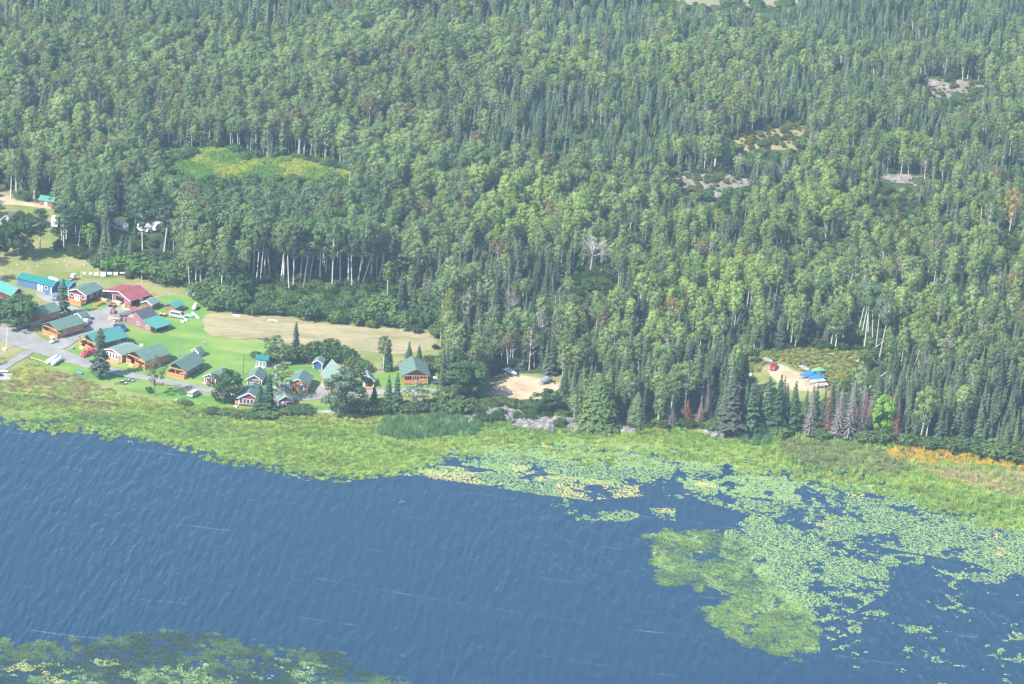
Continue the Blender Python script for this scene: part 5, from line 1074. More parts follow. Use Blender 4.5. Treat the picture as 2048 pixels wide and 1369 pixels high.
# last lodge
e, W, D, z = cabin('timber_lodge', 'brown timber lodge with a green roof and gabled porch at the end of the row', (806, 766), (854, 766), 10.2, 2.7, 1.9, LOGB, GREENR, trim=None, ov=.9, of=1.7, base=.5, corner=False, turn=-.04)
window(e, 'front', .7, z + .8, 1.9, 1.0, W, D, 3); window(e, 'front', W - 2.6, z + .8, 1.9, 1.0, W, D, 3); door(e, 'front', W / 2 - .5, 1.0, 2.0, z, W, D, glazed=True)
deck(e, 0, W, -1.8, -.01, .5, DECKW, DECKW, 'flr', step=(W / 2 - .6, W / 2 + .6), solid=True); posts(e, [(x, -1.6) for x in (.1, W * .36, W * .64, W - .1)], .5, 2.9, DECKW); beamx(e, 0, W, -1.6, 2.95, DECKW, .2)
# small blue cabin by the marsh at the right
e, W, D, z = cabin('blue_cabin', 'small blue cabin with a white window and red-brown deck among the shoreline spruces', (1422, 824), (1450, 824), 4.5, 2.3, 1.1, BLUED, GREENR, ov=.4, of=.4, base=.5)
window(e, 'front', .7, z + .6, 1.3, 1.3, W, D, 2); window(e, 'front', 2.9, z + .6, 1.0, 1.3, W, D); deck(e, -.4, W, -1.8, -.01, .5, mat('red_brown_deck', (.36, .11, .06), .8), None, skirt=True)
# campground
e, W, D, z = cabin('teal_roofed_hut', 'small brick-red hut with a teal roof beside the campground track', (79, 411), (105, 415), 3.6, 2.2, 1.1, mat('brick_red_wall', (.34, .12, .08), .8), TEALR, ov=.4, of=.3, ridge='x'); door(e, 'front', W * .38, 1.1, 1.7, .3, W, D)
for a_, b_, lb in [((2, 452), (24, 456), 'pale grey cottage with white gable trim behind the broad dark poplar'), ((54, 452), (76, 460), 'second grey cottage with white gable trim nearer the first white camper')]:
    e, W, D, z = cabin('gabled_cottage', lb, a_, b_, 5, 2.4, 1.9, GREYW, GREYR, ov=.4, of=.5, cat='cottage'); window(e, 'front', W / 2 - .6, .9, 1.2, 1.1, W, D)

# ================================================================== VEHICLES, BOATS AND THE SMALL THINGS OF THE YARD
def heading(p, q):
    a = gp(*p); b = gp(*q); return math.atan2(b[1] - a[1], b[0] - a[0])
def wheels(e, L, w, r=.34, x=(.18, .82), rim=METAL):
    for fx in x:
        for sg in (-1, 1):
            o = MB().cyl((L * fx - L / 2, sg * (w / 2 - .08), r), r, .22, 'y').build('wheel', RUBBER, e); MB().cyl((L * fx - L / 2, sg * (w / 2 + .035), r), r * .6, .02, 'y').build('rim', rim, o)
PAINT = {}
def paint(n, c): 
    return mat(n, c, 0.3, 0.04, 1.0, spec=0.6)
def sect(x, w0, w1, z0, z1, zm):
    """rounded body cross-section"""
    return [(x, -w0, z0), (x, w0, z0), (x, w0 * 1.02, zm), (x, w1, z1 - .06), (x, w1 * .9, z1), (x, -w1 * .9, z1), (x, -w1, z1 - .06), (x, -w0 * 1.02, zm)]
def side_glass(e, pts, w, m=GLASS):
    for sg in (-1, 1):
        o = MB(); o.prism(pts, sg * w - .01, sg * w + .01, 'y'); o.build('side_window', m, e)
def van(name, label, cat, px, rz, L, col, Hh=1.95, w=1.9, hood=.9, colname='silver_paint', z=0.2):
    p = gp(*px); e = empty(name, (p[0], p[1], z), rz, label, cat); P = paint(colname, col); h = L / 2; a = w / 2
    b = MB().loft([sect(-h, a * .92, a * .84, .45, Hh * .93, .9), sect(-h + .15, a, a * .86, .35, Hh, .95), sect(h - hood - .75, a, a * .86, .35, Hh, .95), sect(h - hood - .05, a, a * .92, .35, 1.25, .95), sect(h - .25, a * .97, a * .88, .38, 1.05, .8), sect(h, a * .85, a * .75, .42, .85, .7)]); b.build('body', P, e)
    z0, z1 = 1.12, Hh - .22
    side_glass(e, [(-h + .5, z0), (h - hood - .55, z0), (h - hood - .85, z1), (-h + .55, z1)], a * .955)
    MB().loft([[(h - hood - .02, -a * .78, 1.27), (h - hood - .02, a * .78, 1.27), (h - hood + .0, a * .78, 1.29), (h - hood + .0, -a * .78, 1.29)], [(h - hood - .68, -a * .7, Hh - .1), (h - hood - .68, a * .7, Hh - .1), (h - hood - .66, a * .7, Hh - .06), (h - hood - .66, -a * .7, Hh - .06)]]).build('windscreen', GLASS, e)
    MB().box(-h - .02, -h + .03, -a * .7, a * .7, 1.15, Hh - .25).build('rear_window', GLASS, e)
    for s in (-1, 1): MB().box(h - .06, h + .03, s * a * .62 - .13, s * a * .62 + .13, .68, .82).build('headlight', WHITE, e)
    wheels(e, L, w); return e
def pickup(name, label, px, rz, L, col, colname, cat='pickup truck', z=.2, w=1.95, bed=True):
    p = gp(*px); e = empty(name, (p[0], p[1], z), rz, label, cat); P = paint(colname, col); h = L / 2; a = w / 2
    MB().loft([sect(-h, a, a * .96, .45, 1.15, .8), sect(h - 1.3, a, a * .96, .4, 1.15, .8), sect(h - .2, a * .97, a * .9, .42, 1.08, .8), sect(h, a * .88, a * .8, .45, .95, .75)]).build('body', P, e)
    if bed: MB().box(-h + .12, -h + 1.9, -a * .82, a * .82, 1.152, 1.16).build('cargo_bed', BLACKP, e)
    x0 = -h + 2.0 if bed else -h + .3
    MB().loft([sect(x0, a * .93, a * .78, 1.15, 1.8, 1.3), sect(h - 2.1, a * .93, a * .78, 1.15, 1.82, 1.3), sect(h - 1.3, a * .93, a * .86, 1.14, 1.2, 1.17)]).build('cab', P, e)
    side_glass(e, [(x0 + .2, 1.3), (h - 1.75, 1.3), (h - 2.15, 1.68), (x0 + .3, 1.68)], a * .90)
    MB().loft([[(h - 1.42, -a * .74, 1.27), (h - 1.42, a * .74, 1.27), (h - 1.4, a * .74, 1.3), (h - 1.4, -a * .74, 1.3)], [(h - 2.02, -a * .7, 1.74), (h - 2.02, a * .7, 1.74), (h - 2.0, a * .7, 1.79), (h - 2.0, -a * .7, 1.79)]]).build('windscreen', GLASS, e)
    for s in (-1, 1): MB().box(h - .06, h + .03, s * a * .66 - .15, s * a * .66 + .15, .72, .88).build('headlight', WHITE, e)
    wheels(e, L, w, .38); return e
def hull_secs(L, w, d, z0, flip=False, n=7):
    S = []
    for i in range(n):
        t = i / (n - 1); x = -L / 2 + L * t; b = w / 2 * (1 - max(0, (t - .45) / .55) ** 2.2 * .96) * (.92 if i == 0 else 1); k = d * (.25 * max(0, (t - .5) * 2) ** 2)
        P = [(x, -b, z0 + d + k * .4), (x, b, z0 + d + k * .4), (x, b * .82, z0 + d * .35 + k * .6), (x, 0, z0 + k * 1.6), (x, -b * .82, z0 + d * .35 + k * .6)]
        if flip: P = [(a, b_, 2 * z0 + d - c + k * .0) for a, b_, c in P][::-1]
        S.append(P)
    return S
def boat(name, label, px, rz, L, w, hullm, kind='open', z=.2, on_trailer=True, coverm=None, cat='boat', group=None):
    p = gp(*px); e = empty(name, (p[0], p[1], z), rz, label, cat, group); z0 = .55 if on_trailer else .02
    MB().loft(hull_secs(L, w, .75, z0)).build('hull', hullm, e)
    if coverm:
        S = []
        for i in range(7):
            t = i / 6; x = -L / 2 - .05 + (L + .1) * t; b = w / 2 * (1 - max(0, (t - .45) / .55) ** 2.2 * .96) + .05; pk = .25 + .45 * math.sin(math.pi * min(1, t * 1.25)) + .08 * ((i * 7) % 3)
            S.append([(x, -b, z0 + .55), (x, b, z0 + .55), (x, b * .95, z0 + .82), (x, b * .35, z0 + .75 + pk), (x, -b * .35, z0 + .72 + pk), (x, -b * .95, z0 + .82)])
        MB().loft(S).build('cover', coverm, e)
    else:
        MB().box(-L * .38, L * .12, -w * .36, w * .36, z0 + .76, z0 + .775).build('cockpit', mat('cockpit_grey', (.30, .31, .33), .7), e)
        for x in (-L * .25, -L * .02): MB().box(x, x + .3, -w * .38, w * .38, z0 + .78, z0 + .86).build('bench', METAL, e)
    MB().box(-L / 2 - .3, -L / 2 - .02, -.2, .2, z0 + .35, z0 + 1.25).build('outboard_motor', BLACKP, e)
    if on_trailer:
        t = MB(); t.beam((-L * .4, -.5, .45), (L * .25, -.5, .45), .1); t.beam((-L * .4, .5, .45), (L * .25, .5, .45), .1); t.beam((L * .25, -.5, .45), (L * .62, 0, .42), .1); t.beam((L * .25, .5, .45), (L * .62, 0, .42), .1); t.beam((-L * .2, -w * .5, .35), (-L * .2, w * .5, .35), .1)
        for s in (-1, 1): t.cyl((-L * .2, s * w * .52, .3), .3, .2, 'y')
        t.build('trailer_frame', METAL, e)
    return e
def trailer(label, px, rz, L=5.0, w=1.9, z=.08, bunk=True, fender=WHITE, name='boat_trailer', cat='trailer'):
    p = gp(*px); e = empty(name, (p[0], p[1], z), rz, label, cat)
    t = MB(); h = L / 2
    for s in (-1, 1): t.beam((-h, s * .6, .5), (h * .3, s * .6, .5), .11); t.beam((h * .3, s * .6, .5), (h, 0, .45), .11)
    for x in (-h, -h * .4, h * .25): t.beam((x, -.65, .5), (x, .65, .5), .1)
    t.build('frame', mat('dark_steel', (.05, .05, .055), .6), e)
    if bunk:
        b = MB()
        for s in (-1, 1): b.beam((-h * .95, s * .38, .66), (h * .2, s * .38, .66), .12)
        b.build('bunk', BLACKP, e)
    for s in (-1, 1):
        for x in (-h * .45, -h * .15) if L > 5.2 else (-h * .35,):
            o = MB().cyl((x, s * (w / 2), .3), .3, .2, 'y').build('wheel', RUBBER, e)
        MB().prism([(-h * .35 - .5, .42), (-h * .35 + .5, .42), (-h * .35 + .38, .72), (-h * .35 - .38, .72)], s * w / 2 - .16, s * w / 2 + .16).build('fender', fender, e)
    return e
def tank(label, px, rz, L, r, m=WHITE, z=.1, name='propane_tank', cat='propane tank', group=None):
    p = gp(*px); e = empty(name, (p[0], p[1], z), rz, label, cat, group)
    MB().cyl((0, 0, r + .22), r, L - r, 'x', 18, r * .5).build('tank', m, e, True)
    for x in (-L * .28, L * .28): MB().box(x - .1, x + .1, -r * .7, r * .7, 0, .35).build('leg', METAL, e)
    MB().cyl((0, 0, 2 * r + .3), .14, .22).build('valve_dome', METAL, e); return e
def camper(label, px, rz, L, col=(.78, .78, .76), z=.12, stripe=None):
    p = gp(*px); e = empty('camper', (p[0], p[1], z), rz, label, 'camper'); P = paint('camper_white', col); h = L / 2
    MB().loft([sect(-h, 1.15, 1.12, .5, 2.8, 1.2), sect(-h + .2, 1.22, 1.2, .45, 2.95, 1.2), sect(h - .7, 1.22, 1.2, .45, 2.95, 1.2), sect(h, 1.15, 1.1, .8, 2.2, 1.4)]).build('body', P, e)
    for s in (-1, 1):
        for x in (-h * .6, h * .05, h * .5): MB().box(x, x + .8, s * 1.235 - .01, s * 1.235 + .01, 1.5, 2.1).build('side_window', GLASS, e)
    MB().box(-.4, .3, -1.25, -1.235, .6, 2.3).build('door', mat('camper_door', (.6, .6, .6), .5), e); MB().box(-.6, .1, -.4, .4, 2.955, 3.15).build('roof_unit', METAL, e)
    MB().box(-h + .5, h - .6, -1.26, -1.237, .95, 1.15).build('stripe', mat('camper_stripe', stripe or (.3, .34, .42), .5), e)
    for s in (-1, 1): MB().cyl((-.5, s * 1.05, .33), .33, .22, 'y').build('wheel', RUBBER, e)
    MB().beam((h, 0, .55), (h + 1.1, 0, .5), .12).build('tow_bar', METAL, e); return e
def pole(label, bx, by, ty, r=.14, m=BARK_GREY, arm=True, name='utility_pole', cat='utility pole', z=0.0, lean=(0, 0), top=None):
    p = gp(bx, by); lo, hi = 1, 30
    for _ in range(25):
        mid = (lo + hi) / 2
        if project(p + [0, 0, mid])[1] > ty: lo = mid
        else: hi = mid
    h = lo; e = empty(name, (p[0], p[1], z - .2), 0.4, label, cat); e.rotation_euler = (lean[0], lean[1], .4)
    g = GeoB(); g.tube([[0, 0, 0], [0, 0, h * .5], [0, 0, h + .2]], [r, r * .85, r * .65], 0, 8); mesh_obj('shaft', g.V(), g.f, m, e)
    if arm:
        MB().beam((-.7, 0, h - .4), (.7, 0, h - .4), .12).build('crossarm', m, e)
        for x in (-.6, 0, .6): MB().cyl((x, 0, h - .25), .05, .18).build('insulator', WHITE, e)
    if top: MB().cyl((.35, 0, h - .3), .22, .5).build('transformer', METAL, e)
    return e

# --- campers in the campground
camper('white camper standing by the two grey cottages, end-on to the lake', (110, 452), heading((110, 452), (116, 430)), 6.0)
camper('big white camper with an awning, nearest the lime aspen', (240, 461), heading((232, 456), (250, 462)), 6.2)
camper('middle white camper of the campground, behind a pale trunk', (288, 464), heading((280, 460), (296, 464)), 5.0, (.70, .72, .72))
camper('eastmost white camper, partly behind pale trunks', (312, 462), heading((318, 458), (306, 464)), 5.0)
# --- vehicles
van('silver_van', 'long silver van parked beside the teal-roofed log shed', 'van', (356, 636), heading((341, 634), (373, 640)), 5.7, (.40, .40, .41), 2.1, 2.0, z=.1)
van('white_minivan', 'white minivan with an empty trailer hitched, on grass below the lakeside road', 'van', (388, 792), heading((377, 797), (398, 785)), 5.0, (.50, .52, .54), 1.8, 1.9, colname='white_van_paint', z=.08)
van('white_car', 'white car parked in shade under the dense round poplar', 'car', (465, 797), heading((468, 799), (462, 795)), 4.6, (.72, .74, .76), 1.6, 1.85, colname='white_car_paint', z=.08)
pickup('blue_pickup', 'dark blue pickup beside the purple-brown workshop', (242, 660), heading((232, 655), (253, 664)), 5.6, (.03, .06, .20), 'dark_blue_paint', z=.1)
pickup('silver_pickup', 'silver pickup parked behind the golf-cart cabin', (171, 650), heading((164, 656), (177, 643)), 5.4, (.62, .64, .66), 'silver_pickup_paint', z=.2)
van('blue_grey_car', 'blue-grey car in the yard behind the grey-green spruce', 'car', (111, 599), heading((115, 592), (107, 604)), 4.6, (.16, .21, .30), 1.5, 1.85, colname='blue_grey_paint', z=.2)
van('dark_car', 'black car parked beneath the big round poplar', 'car', (36, 657), heading((28, 652), (44, 660)), 4.4, (.03, .03, .035), 1.5, 1.8, colname='black_paint', z=.16)
pickup('red_truck', 'red pickup in the blue-tarp clearing', (1546, 738), heading((1551, 728), (1544, 742)), 5.2, (.50, .03, .04), 'red_paint', z=.12)
# golf cart
def golf_cart(name, label, px, rz, col, z=.2, cat='golf cart', roofm=WHITE):
    p = gp(*px); e = empty(name, (p[0], p[1], z), rz, label, cat); P = paint(name + '_paint', col)
    MB().loft([sect(-1.2, .6, .55, .3, .85, .6), sect(-.3, .62, .58, .3, .85, .6), sect(-.15, .62, .58, .28, .42, .35), sect(.45, .62, .58, .28, .42, .35), sect(.6, .62, .56, .3, .95, .6), sect(1.15, .5, .42, .32, .6, .5)]).build('body', P, e)
    MB().box(-.75, -.2, -.5, .5, .86, 1.02).box(-.85, -.72, -.5, .5, 1.02, 1.45).build('seat', mat('cart_seat', (.5, .5, .5), .7), e); MB().box(-1.1, .75, -.6, .6, 1.85, 1.95).build('canopy', roofm, e)
    q = MB()
    for x in (-1.0, .62):
        for y in (-.55, .55): q.beam((x, y, .8), (x * .95, y, 1.86), .05)
    q.build('canopy_frame', BLACKP, e); wheels(e, 2.1, 1.2, .24); return e
golf_cart('golf_cart', 'white golf cart with a white canopy on the road before the orange log cabin', (104, 687), heading((108, 684), (100, 690)), (.8, .8, .78))
golf_cart('utility_cart', 'dark utility cart with a pale roof beside the last lodge', (869, 768), heading((869, 762), (869, 772)), (.05, .07, .16), cat='utility cart', roofm=mat('pale_roof_panel', (.45, .47, .5), .5))
def atv(label, px, rz, col, nm, name='quad_bike', cat='quad bike', z=.2, s=1.0):
    p = gp(*px); e = empty(name, (p[0], p[1], z), rz, label, cat); e.scale = (s, s, s); P = paint(nm, col)
    MB().loft([sect(-1.0, .35, .3, .55, .8, .65), sect(-.4, .3, .25, .55, .95, .7), sect(.2, .3, .22, .55, 1.0, .7), sect(.9, .42, .35, .5, .85, .65)]).build('body', P, e); MB().box(-.6, .1, -.18, .18, .96, 1.08).build('seat', BLACKP, e)
    MB().beam((.3, 0, .9), (.15, 0, 1.2), .08).beam((.15, -.4, 1.22), (.15, .4, 1.22), .05).build('handlebar', BLACKP, e)
    for x in (-.65, .65):
        for y in (-.5, .5): MB().cyl((x, y, .3), .32, .28, 'y').build('wheel', RUBBER, e)
    return e
atv('dark red quad bike in front of the red-roofed garage', (225, 615), heading((219, 614), (232, 616)), (.30, .03, .05), 'dark_red_quad', s=1.25)
atv('orange ride-on tractor at the corner of the purple-brown workshop', (226, 627), heading((226, 624), (225, 630)), (.60, .17, .04), 'orange_tractor', 'garden_tractor', 'garden tractor', s=1.35)
atv('yellow and white mower between the workshop and the silver van', (326, 633), heading((322, 632), (332, 634)), (.75, .50, .05), 'yellow_mower', 'riding_mower', 'riding mower', s=1.1)
# boats
TARP = mat('blue_tarpaulin', (.03, .20, .62), .6, .18, 1.5); CYANT = mat('pale_blue_tarpaulin', (.25, .52, .70), .6, .2, 1.5); GREENT = mat('green_canvas', (.15, .42, .25), .7, .15, 1.5)
GREYC = mat('grey_boat_cover', (.38, .40, .44), .75, .12, 1.5); ALU = mat('dull_aluminium', (.60, .62, .63), .4, .06, 2, metal=.4); HRED = mat('dark_red_hull', (.25, .03, .05), .4, .08, 1); HWHITE = mat('white_hull', (.76, .76, .75), .4, .04, 1)
boat('covered_boat', 'boat with a dark red hull under a pale grey cover behind the sandy lot', (1021, 751), heading((1012, 745), (1032, 754)), 5.6, 2.1, HRED, coverm=GREYC, z=.1)
boat('covered_boat', 'grey covered pontoon boat at the upper corner of the sandy lot', (1090, 768), heading((1100, 762), (1080, 771)), 5.2, 2.2, ALU, coverm=mat('slate_cover', (.24, .28, .34), .75, .12, 1.5), z=.22)
boat('small_boat', 'small white boat half hidden by trees east of the sandy lot', (1115, 779), heading((1108, 774), (1120, 783)), 3.4, 1.5, HWHITE, z=.2, on_trailer=False)
boat('tarped_boat', 'boat under a crumpled blue tarp, the one nearest the sand patch', (1613, 757), heading((1626, 754), (1600, 757)), 5.4, 2.3, HWHITE, coverm=TARP, z=.12)
boat('tarped_boat', 'boat under a smooth blue tarp, the lower of the two blue ones', (1631, 763), heading((1650, 760), (1616, 764)), 6.2, 2.3, HWHITE, coverm=TARP, z=.12)
boat('tarped_boat', 'boat with a green canvas cover behind the two blue tarps', (1634, 748), heading((1645, 746), (1622, 748)), 4.6, 1.9, HWHITE, coverm=GREENT, z=.12)
boat('white_boat', 'open white boat directly below the blue tarps', (1634, 769), heading((1650, 766), (1622, 769)), 5.4, 2.0, HWHITE, z=.12)
boat('white_boat', 'lowest white boat of the row, with a black bottom edge', (1640, 777), heading((1655, 775), (1628, 777)), 5.2, 2.0, HWHITE, z=.12)
boat('aluminium_boat', 'bare aluminium boat at the upper end of the tarped row', (1609, 743), heading((1601, 737), (1618, 746)), 4.6, 1.7, ALU, z=.12)
boat('aluminium_boat', 'dark-topped small boat just behind the red pickup', (1536, 727), heading((1532, 724), (1543, 729)), 4.2, 1.7, ALU, z=.12)
boat('rowing_boat', 'white rowing boat lying on the grass west of the red pickup', (1496, 750), heading((1490, 745), (1503, 754)), 4.4, 1.5, HWHITE, z=.1, on_trailer=False)
def canoe(label, px, rz, L, w, m, name='upturned_canoe', cat='canoe', z=.1, group=None):
    p = gp(*px); e = empty(name, (p[0], p[1], z), rz, label, cat, group); S = []
    for i in range(9):
        t = i / 8; x = -L / 2 + L * t; b = w / 2 * math.sin(math.pi * (.08 + .84 * t)) ** .6; S.append([(x, -b, .02), (x, b, .02), (x, b * .8, w * .34), (x, 0, w * .48), (x, -b * .8, w * .34)])
    MB().loft(S).build('hull', m, e, True); MB().box(-L * .42, L * .42, -.04, .04, w * .48, w * .48 + .05).build('keel', m, e); return e
canoe('long white upturned canoe on the grass past the silver van', (391, 633), heading((383, 626), (399, 639)), 6.0, 1.1, HWHITE)
canoe('pale blue upturned boat on the grass in front of the silver van', (380, 634), heading((375, 633), (387, 634)), 2.8, 1.8, mat('pale_blue_hull', (.22, .52, .62), .4, .05, 1))
canoe('white upturned canoe at the north edge of the brown field', (473, 633), heading((467, 632), (480, 634)), 3.0, .9, HWHITE, z=.12)
for i, (x, y) in enumerate([(267, 619), (274, 621), (271, 623)]):
    canoe(['red kayak lying nearest the yellow plank', 'red kayak in the middle of the three beside the utility pole', 'red kayak closest to the workshop roof'][i], (x, y), heading((262, 618), (279, 621)) + .15 * i, 3.2, .95, mat('red_kayak_plastic', (.60, .03, .08), .35, .05, 1), 'red_kayak', 'kayak', z=.05)
canoe('blue-grey upturned dinghy on the grass below the lakeside road', (159, 748), heading((152, 745), (166, 749)), 2.6, 1.5, mat('blue_grey_hull', (.10, .20, .30), .4, .08, 1), 'upturned_dinghy', 'dinghy', z=.06)
# docks boats: two long white upturned hulls beside the road
for i, (a, b) in enumerate([((95, 729), (114, 718)), ((104, 733), (124, 720))]):
    tank(['upper of two white cylindrical tanks lying beside the road', 'lower of two white cylindrical tanks lying beside the road'][i], ((a[0] + b[0]) / 2, (a[1] + b[1]) / 2 + 1), heading(a, b), 6.6, .68, WHITE, z=.06)
tank('white tank on the grass behind the long blue shed', (107, 563), heading((97, 558), (118, 565)), 4.4, .55, WHITE, z=.03)
tank('stubby white tank on the grass above the long white canoe', (390, 619), heading((385, 624), (395, 611)), 4.0, .72, WHITE, z=.08)
tank('pale blue tank beside the teal-green roofed lodge', (245, 682), heading((240, 677), (251, 685)), 3.2, .5, mat('pale_blue_tank', (.42, .55, .68), .4, .05, 1), z=.08)
tank('white tank with feet below the hedge of the brown field', (573, 730), heading((565, 729), (582, 731)), 3.2, .5, WHITE, z=.08)
# trailers
trailer('black boat trailer with white fenders on the grass by the lakeside road', (243, 769), heading((262, 764), (228, 771)), 5.6, 2.0)
trailer('second light trailer lying behind the one with white fenders', (264, 763), heading((258, 768), (272, 760)), 3.0, 1.4, bunk=False, fender=METAL)
trailer('low black trailer at the foot of the tall pine', (300, 782), heading((292, 779), (308, 786)), 3.6, 1.6, fender=BLACKP)
trailer('empty boat trailer hitched behind the white minivan', (362, 804), heading((354, 807), (374, 797)), 5.4, 2.1)
trailer('small black trailer in the shade of the dense round poplar', (438, 803), heading((432, 800), (447, 806)), 2.8, 1.4, fender=BLACKP)
trailer('short grey trailer carrying a boxy frame behind the blue sheds', (146, 562), heading((141, 560), (151, 562)), 3.0, 1.6, fender=METAL)
# red cars near the lodge stairs
pickup('red_car', 'red car with a dark roof beside the brown deck stairs', (172, 713), heading((181, 708), (165, 714)), 4.0, (.60, .03, .07), 'bright_red_paint', cat='car', z=.08, w=1.7, bed=False)
# lumber
def lumber(label, px, rz, L, w, n, m, z=.1, seed=1, mess=.12, h=.09, name='lumber_pile'):
    p = gp(*px); e = empty(name, (p[0], p[1], z), rz, label, 'lumber pile'); r_ = np.random.default_rng(seed)
    for i in range(n):
        b = MB(); l = L * r_.uniform(.7, 1.05); a = r_.normal() * mess; y = (i % 4) * w / 4 - w / 2 + r_.normal() * .05; zz = (i // 4) * (h + .01) + .02; c, s = math.cos(a), math.sin(a); ox = r_.normal() * mess
        b.beam((ox - l / 2 * c, y - l / 2 * s, zz + h / 2), (ox + l / 2 * c, y + l / 2 * s, zz + h / 2 + r_.random() * mess * .6), h * (1.4 if mess > .1 else 1.6)); b.build('board', m, e)
    return e
YW = mat('fresh_yellow_lumber', (.62, .48, .22), .8, .12, 2); OW = mat('orange_treated_lumber', (.60, .32, .08), .8, .12, 2); PW = mat('pale_scrap_wood', (.58, .46, .33), .85, .2, 2)
lumber('orange boards stacked loosely on the grass beside the dark red cabin', (197, 610), heading((186, 612), (208, 606)), 4.0, 1.8, 16, OW, seed=2, mess=.14, h=.16)
lumber('pale yellow planks beside the garage post', (207, 601), heading((198, 599), (215, 603)), 3.6, .9, 10, YW, seed=3, mess=.04, h=.2)
lumber('single long yellow plank bundle pointing at the red kayaks', (253, 620), heading((243, 618), (263, 622)), 3.8, .5, 5, YW, seed=4, mess=.02, h=.16)
lumber('yellow boards leaning at the garage opening', (247, 614), heading((246, 618), (249, 606)), 3.4, .8, 8, YW, seed=6, mess=.1, h=.16)
lumber('pale stacked lumber just inside the garage front', (236, 607), heading((228, 606), (242, 610)), 3.2, 1.6, 16, PW, seed=5, mess=.2, h=.16)
lumber('heap of scrap pallets and boards at the workshop corner', (227, 643), heading((220, 642), (236, 643)), 2.6, 2.2, 34, PW, seed=8, mess=.5, h=.13)
lumber('scattered driftwood boards on the bank below the road', (648, 827), heading((630, 826), (680, 830)), 6.0, 2.2, 14, BARK_GREY, seed=9, mess=.35, h=.16)
# blue tarp heap near the wood edge
def tarp_heap(label, px, rz, L, w, h, m, z=.05):
    p = gp(*px); e = empty('tarped_heap', (p[0], p[1], z), rz, label, 'tarped heap'); r_ = np.random.default_rng(4); V = []; F = []; n = 12
    for i in range(n):
        for j in range(n):
            u, v = i / (n - 1) * 2 - 1, j / (n - 1) * 2 - 1; d = max(abs(u), abs(v)); V.append((u * L / 2, v * w / 2, h * (1 - d ** 3) * (.6 + .5 * r_.random()) + .02))
    F = [[i * n + j, (i + 1) * n + j, (i + 1) * n + j + 1, i * n + j + 1] for i in range(n - 1) for j in range(n - 1)]
    mesh_obj('tarp', V, F, m, e); MB().box(-L * .42, L * .42, -w * .4, w * .4, .01, h * .4).build('stacked_load', PW, e); return e
tarp_heap('heap of goods under a pale blue tarp at the wood edge', (387, 588), .1, 4.6, 3.2, 1.3, CYANT)
MBX = MB().box(-.6, .6, -.9, .9, .0, 1.6)
e = empty('boxy_trailer_load', (*gp(147, 560)[:2], .72), heading((141, 560), (151, 562)), 'pale boxy load standing on the short grey trailer', 'crate'); MB().box(-.9, .5, -.65, .65, 0, 1.3).build('box', GREYW, e); MB().box(-.4, .6, -.7, .7, 1.31, 1.42).build('lid', WHITE, e)
# laundry
e = empty('clothesline', gp(162, 556), heading((162, 556), (250, 556)), 'long clothesline with two posts on the grass behind the red-roofed garage', 'clothesline')
a = gp(162, 556); b = gp(250, 556); LL = float(np.linalg.norm(b - a)); CLH = 2.1
for x in (0, LL): MB().box(x - .07, x + .07, -.07, .07, 0, CLH + .1).build('post', WHITE, e)
MB().beam((0, 0, CLH), (LL, 0, CLH), .03).build('line', METAL, e)
LIN = mat('white_linen', (.82, .83, .85), .8, .03, 1)
for i, (t, w_, h_) in enumerate([(.07, 1.1, 1.0), (.215, 1.2, 1.1), (.345, 1.45, 1.45), (.50, 1.7, 1.9), (.645, 1.6, 1.15), (.78, 1.6, 1.25), (.93, 1.7, .65)]):
    r_ = np.random.default_rng(i); n = 9; V = []
    for s_ in (-.012, .012):
        for k in range(n):
            for j in range(4): V.append((-w_ / 2 + w_ * k / (n - 1), s_ + .07 * math.sin(k * 1.7 + i) * j / 3, -h_ * j / 3 * (1 - .18 * abs(math.sin(k * .6 + i)))))
    F = []
    for q in (0, 1):
        o_ = q * n * 4
        for k in range(n - 1):
            for j in range(3): f = [o_ + k * 4 + j, o_ + (k + 1) * 4 + j, o_ + (k + 1) * 4 + j + 1, o_ + k * 4 + j + 1]; F.append(f if q else f[::-1])
    o = mesh_obj('hanging_sheet', V, F, LIN); o.location = tuple(a + (b - a) * t + np.array([0, 0, CLH])); o.rotation_euler = (0, 0, e.rotation_euler.z)
    tag(o, ['first and narrowest white sheet at the west end of the clothesline', 'second white sheet from the west end of the clothesline', 'third white sheet of the clothesline, beside the longest', 'longest white sheet, hanging mid-clothesline', 'white sheet just east of the longest one', 'white sheet second from the east end of the clothesline', 'short white cloth at the east end of the clothesline'][i], 'laundry', 'white laundry on the clothesline')
# poles
pole('pale utility pole beside the road at the left edge', 13, 697, 655, m=BARK_PALE, lean=(0, .05)); pole('pale utility pole behind the golf-cart cabin', 133, 629, 603, arm=False, m=BARK_PALE); pole('white-topped pole behind the red-roofed garage', 283.5, 565, 540, m=BARK_PALE, top=True)
pole('utility pole between the garage and the first log shed', 281.6, 621, 596, m=BARK_GREY, lean=(0, .02)); pole('tall grey pole on the lawn behind the brown log cabin', 355.5, 713, 681, m=BARK_GREY, top=True); pole('dark bare pole on the lawn west of the maroon cabins', 485.5, 750, 709, m=BARK_DARK, arm=False, lean=(0, .03))
pole('pale pole at the corner of the teal-green roofed lodge', 238.5, 687, 655, m=BARK_PALE, arm=False); pole('thin mast with a dish on the hillside behind the blue shed', 24.6, 553, 536, r=.08, m=METAL, arm=False, top=True)
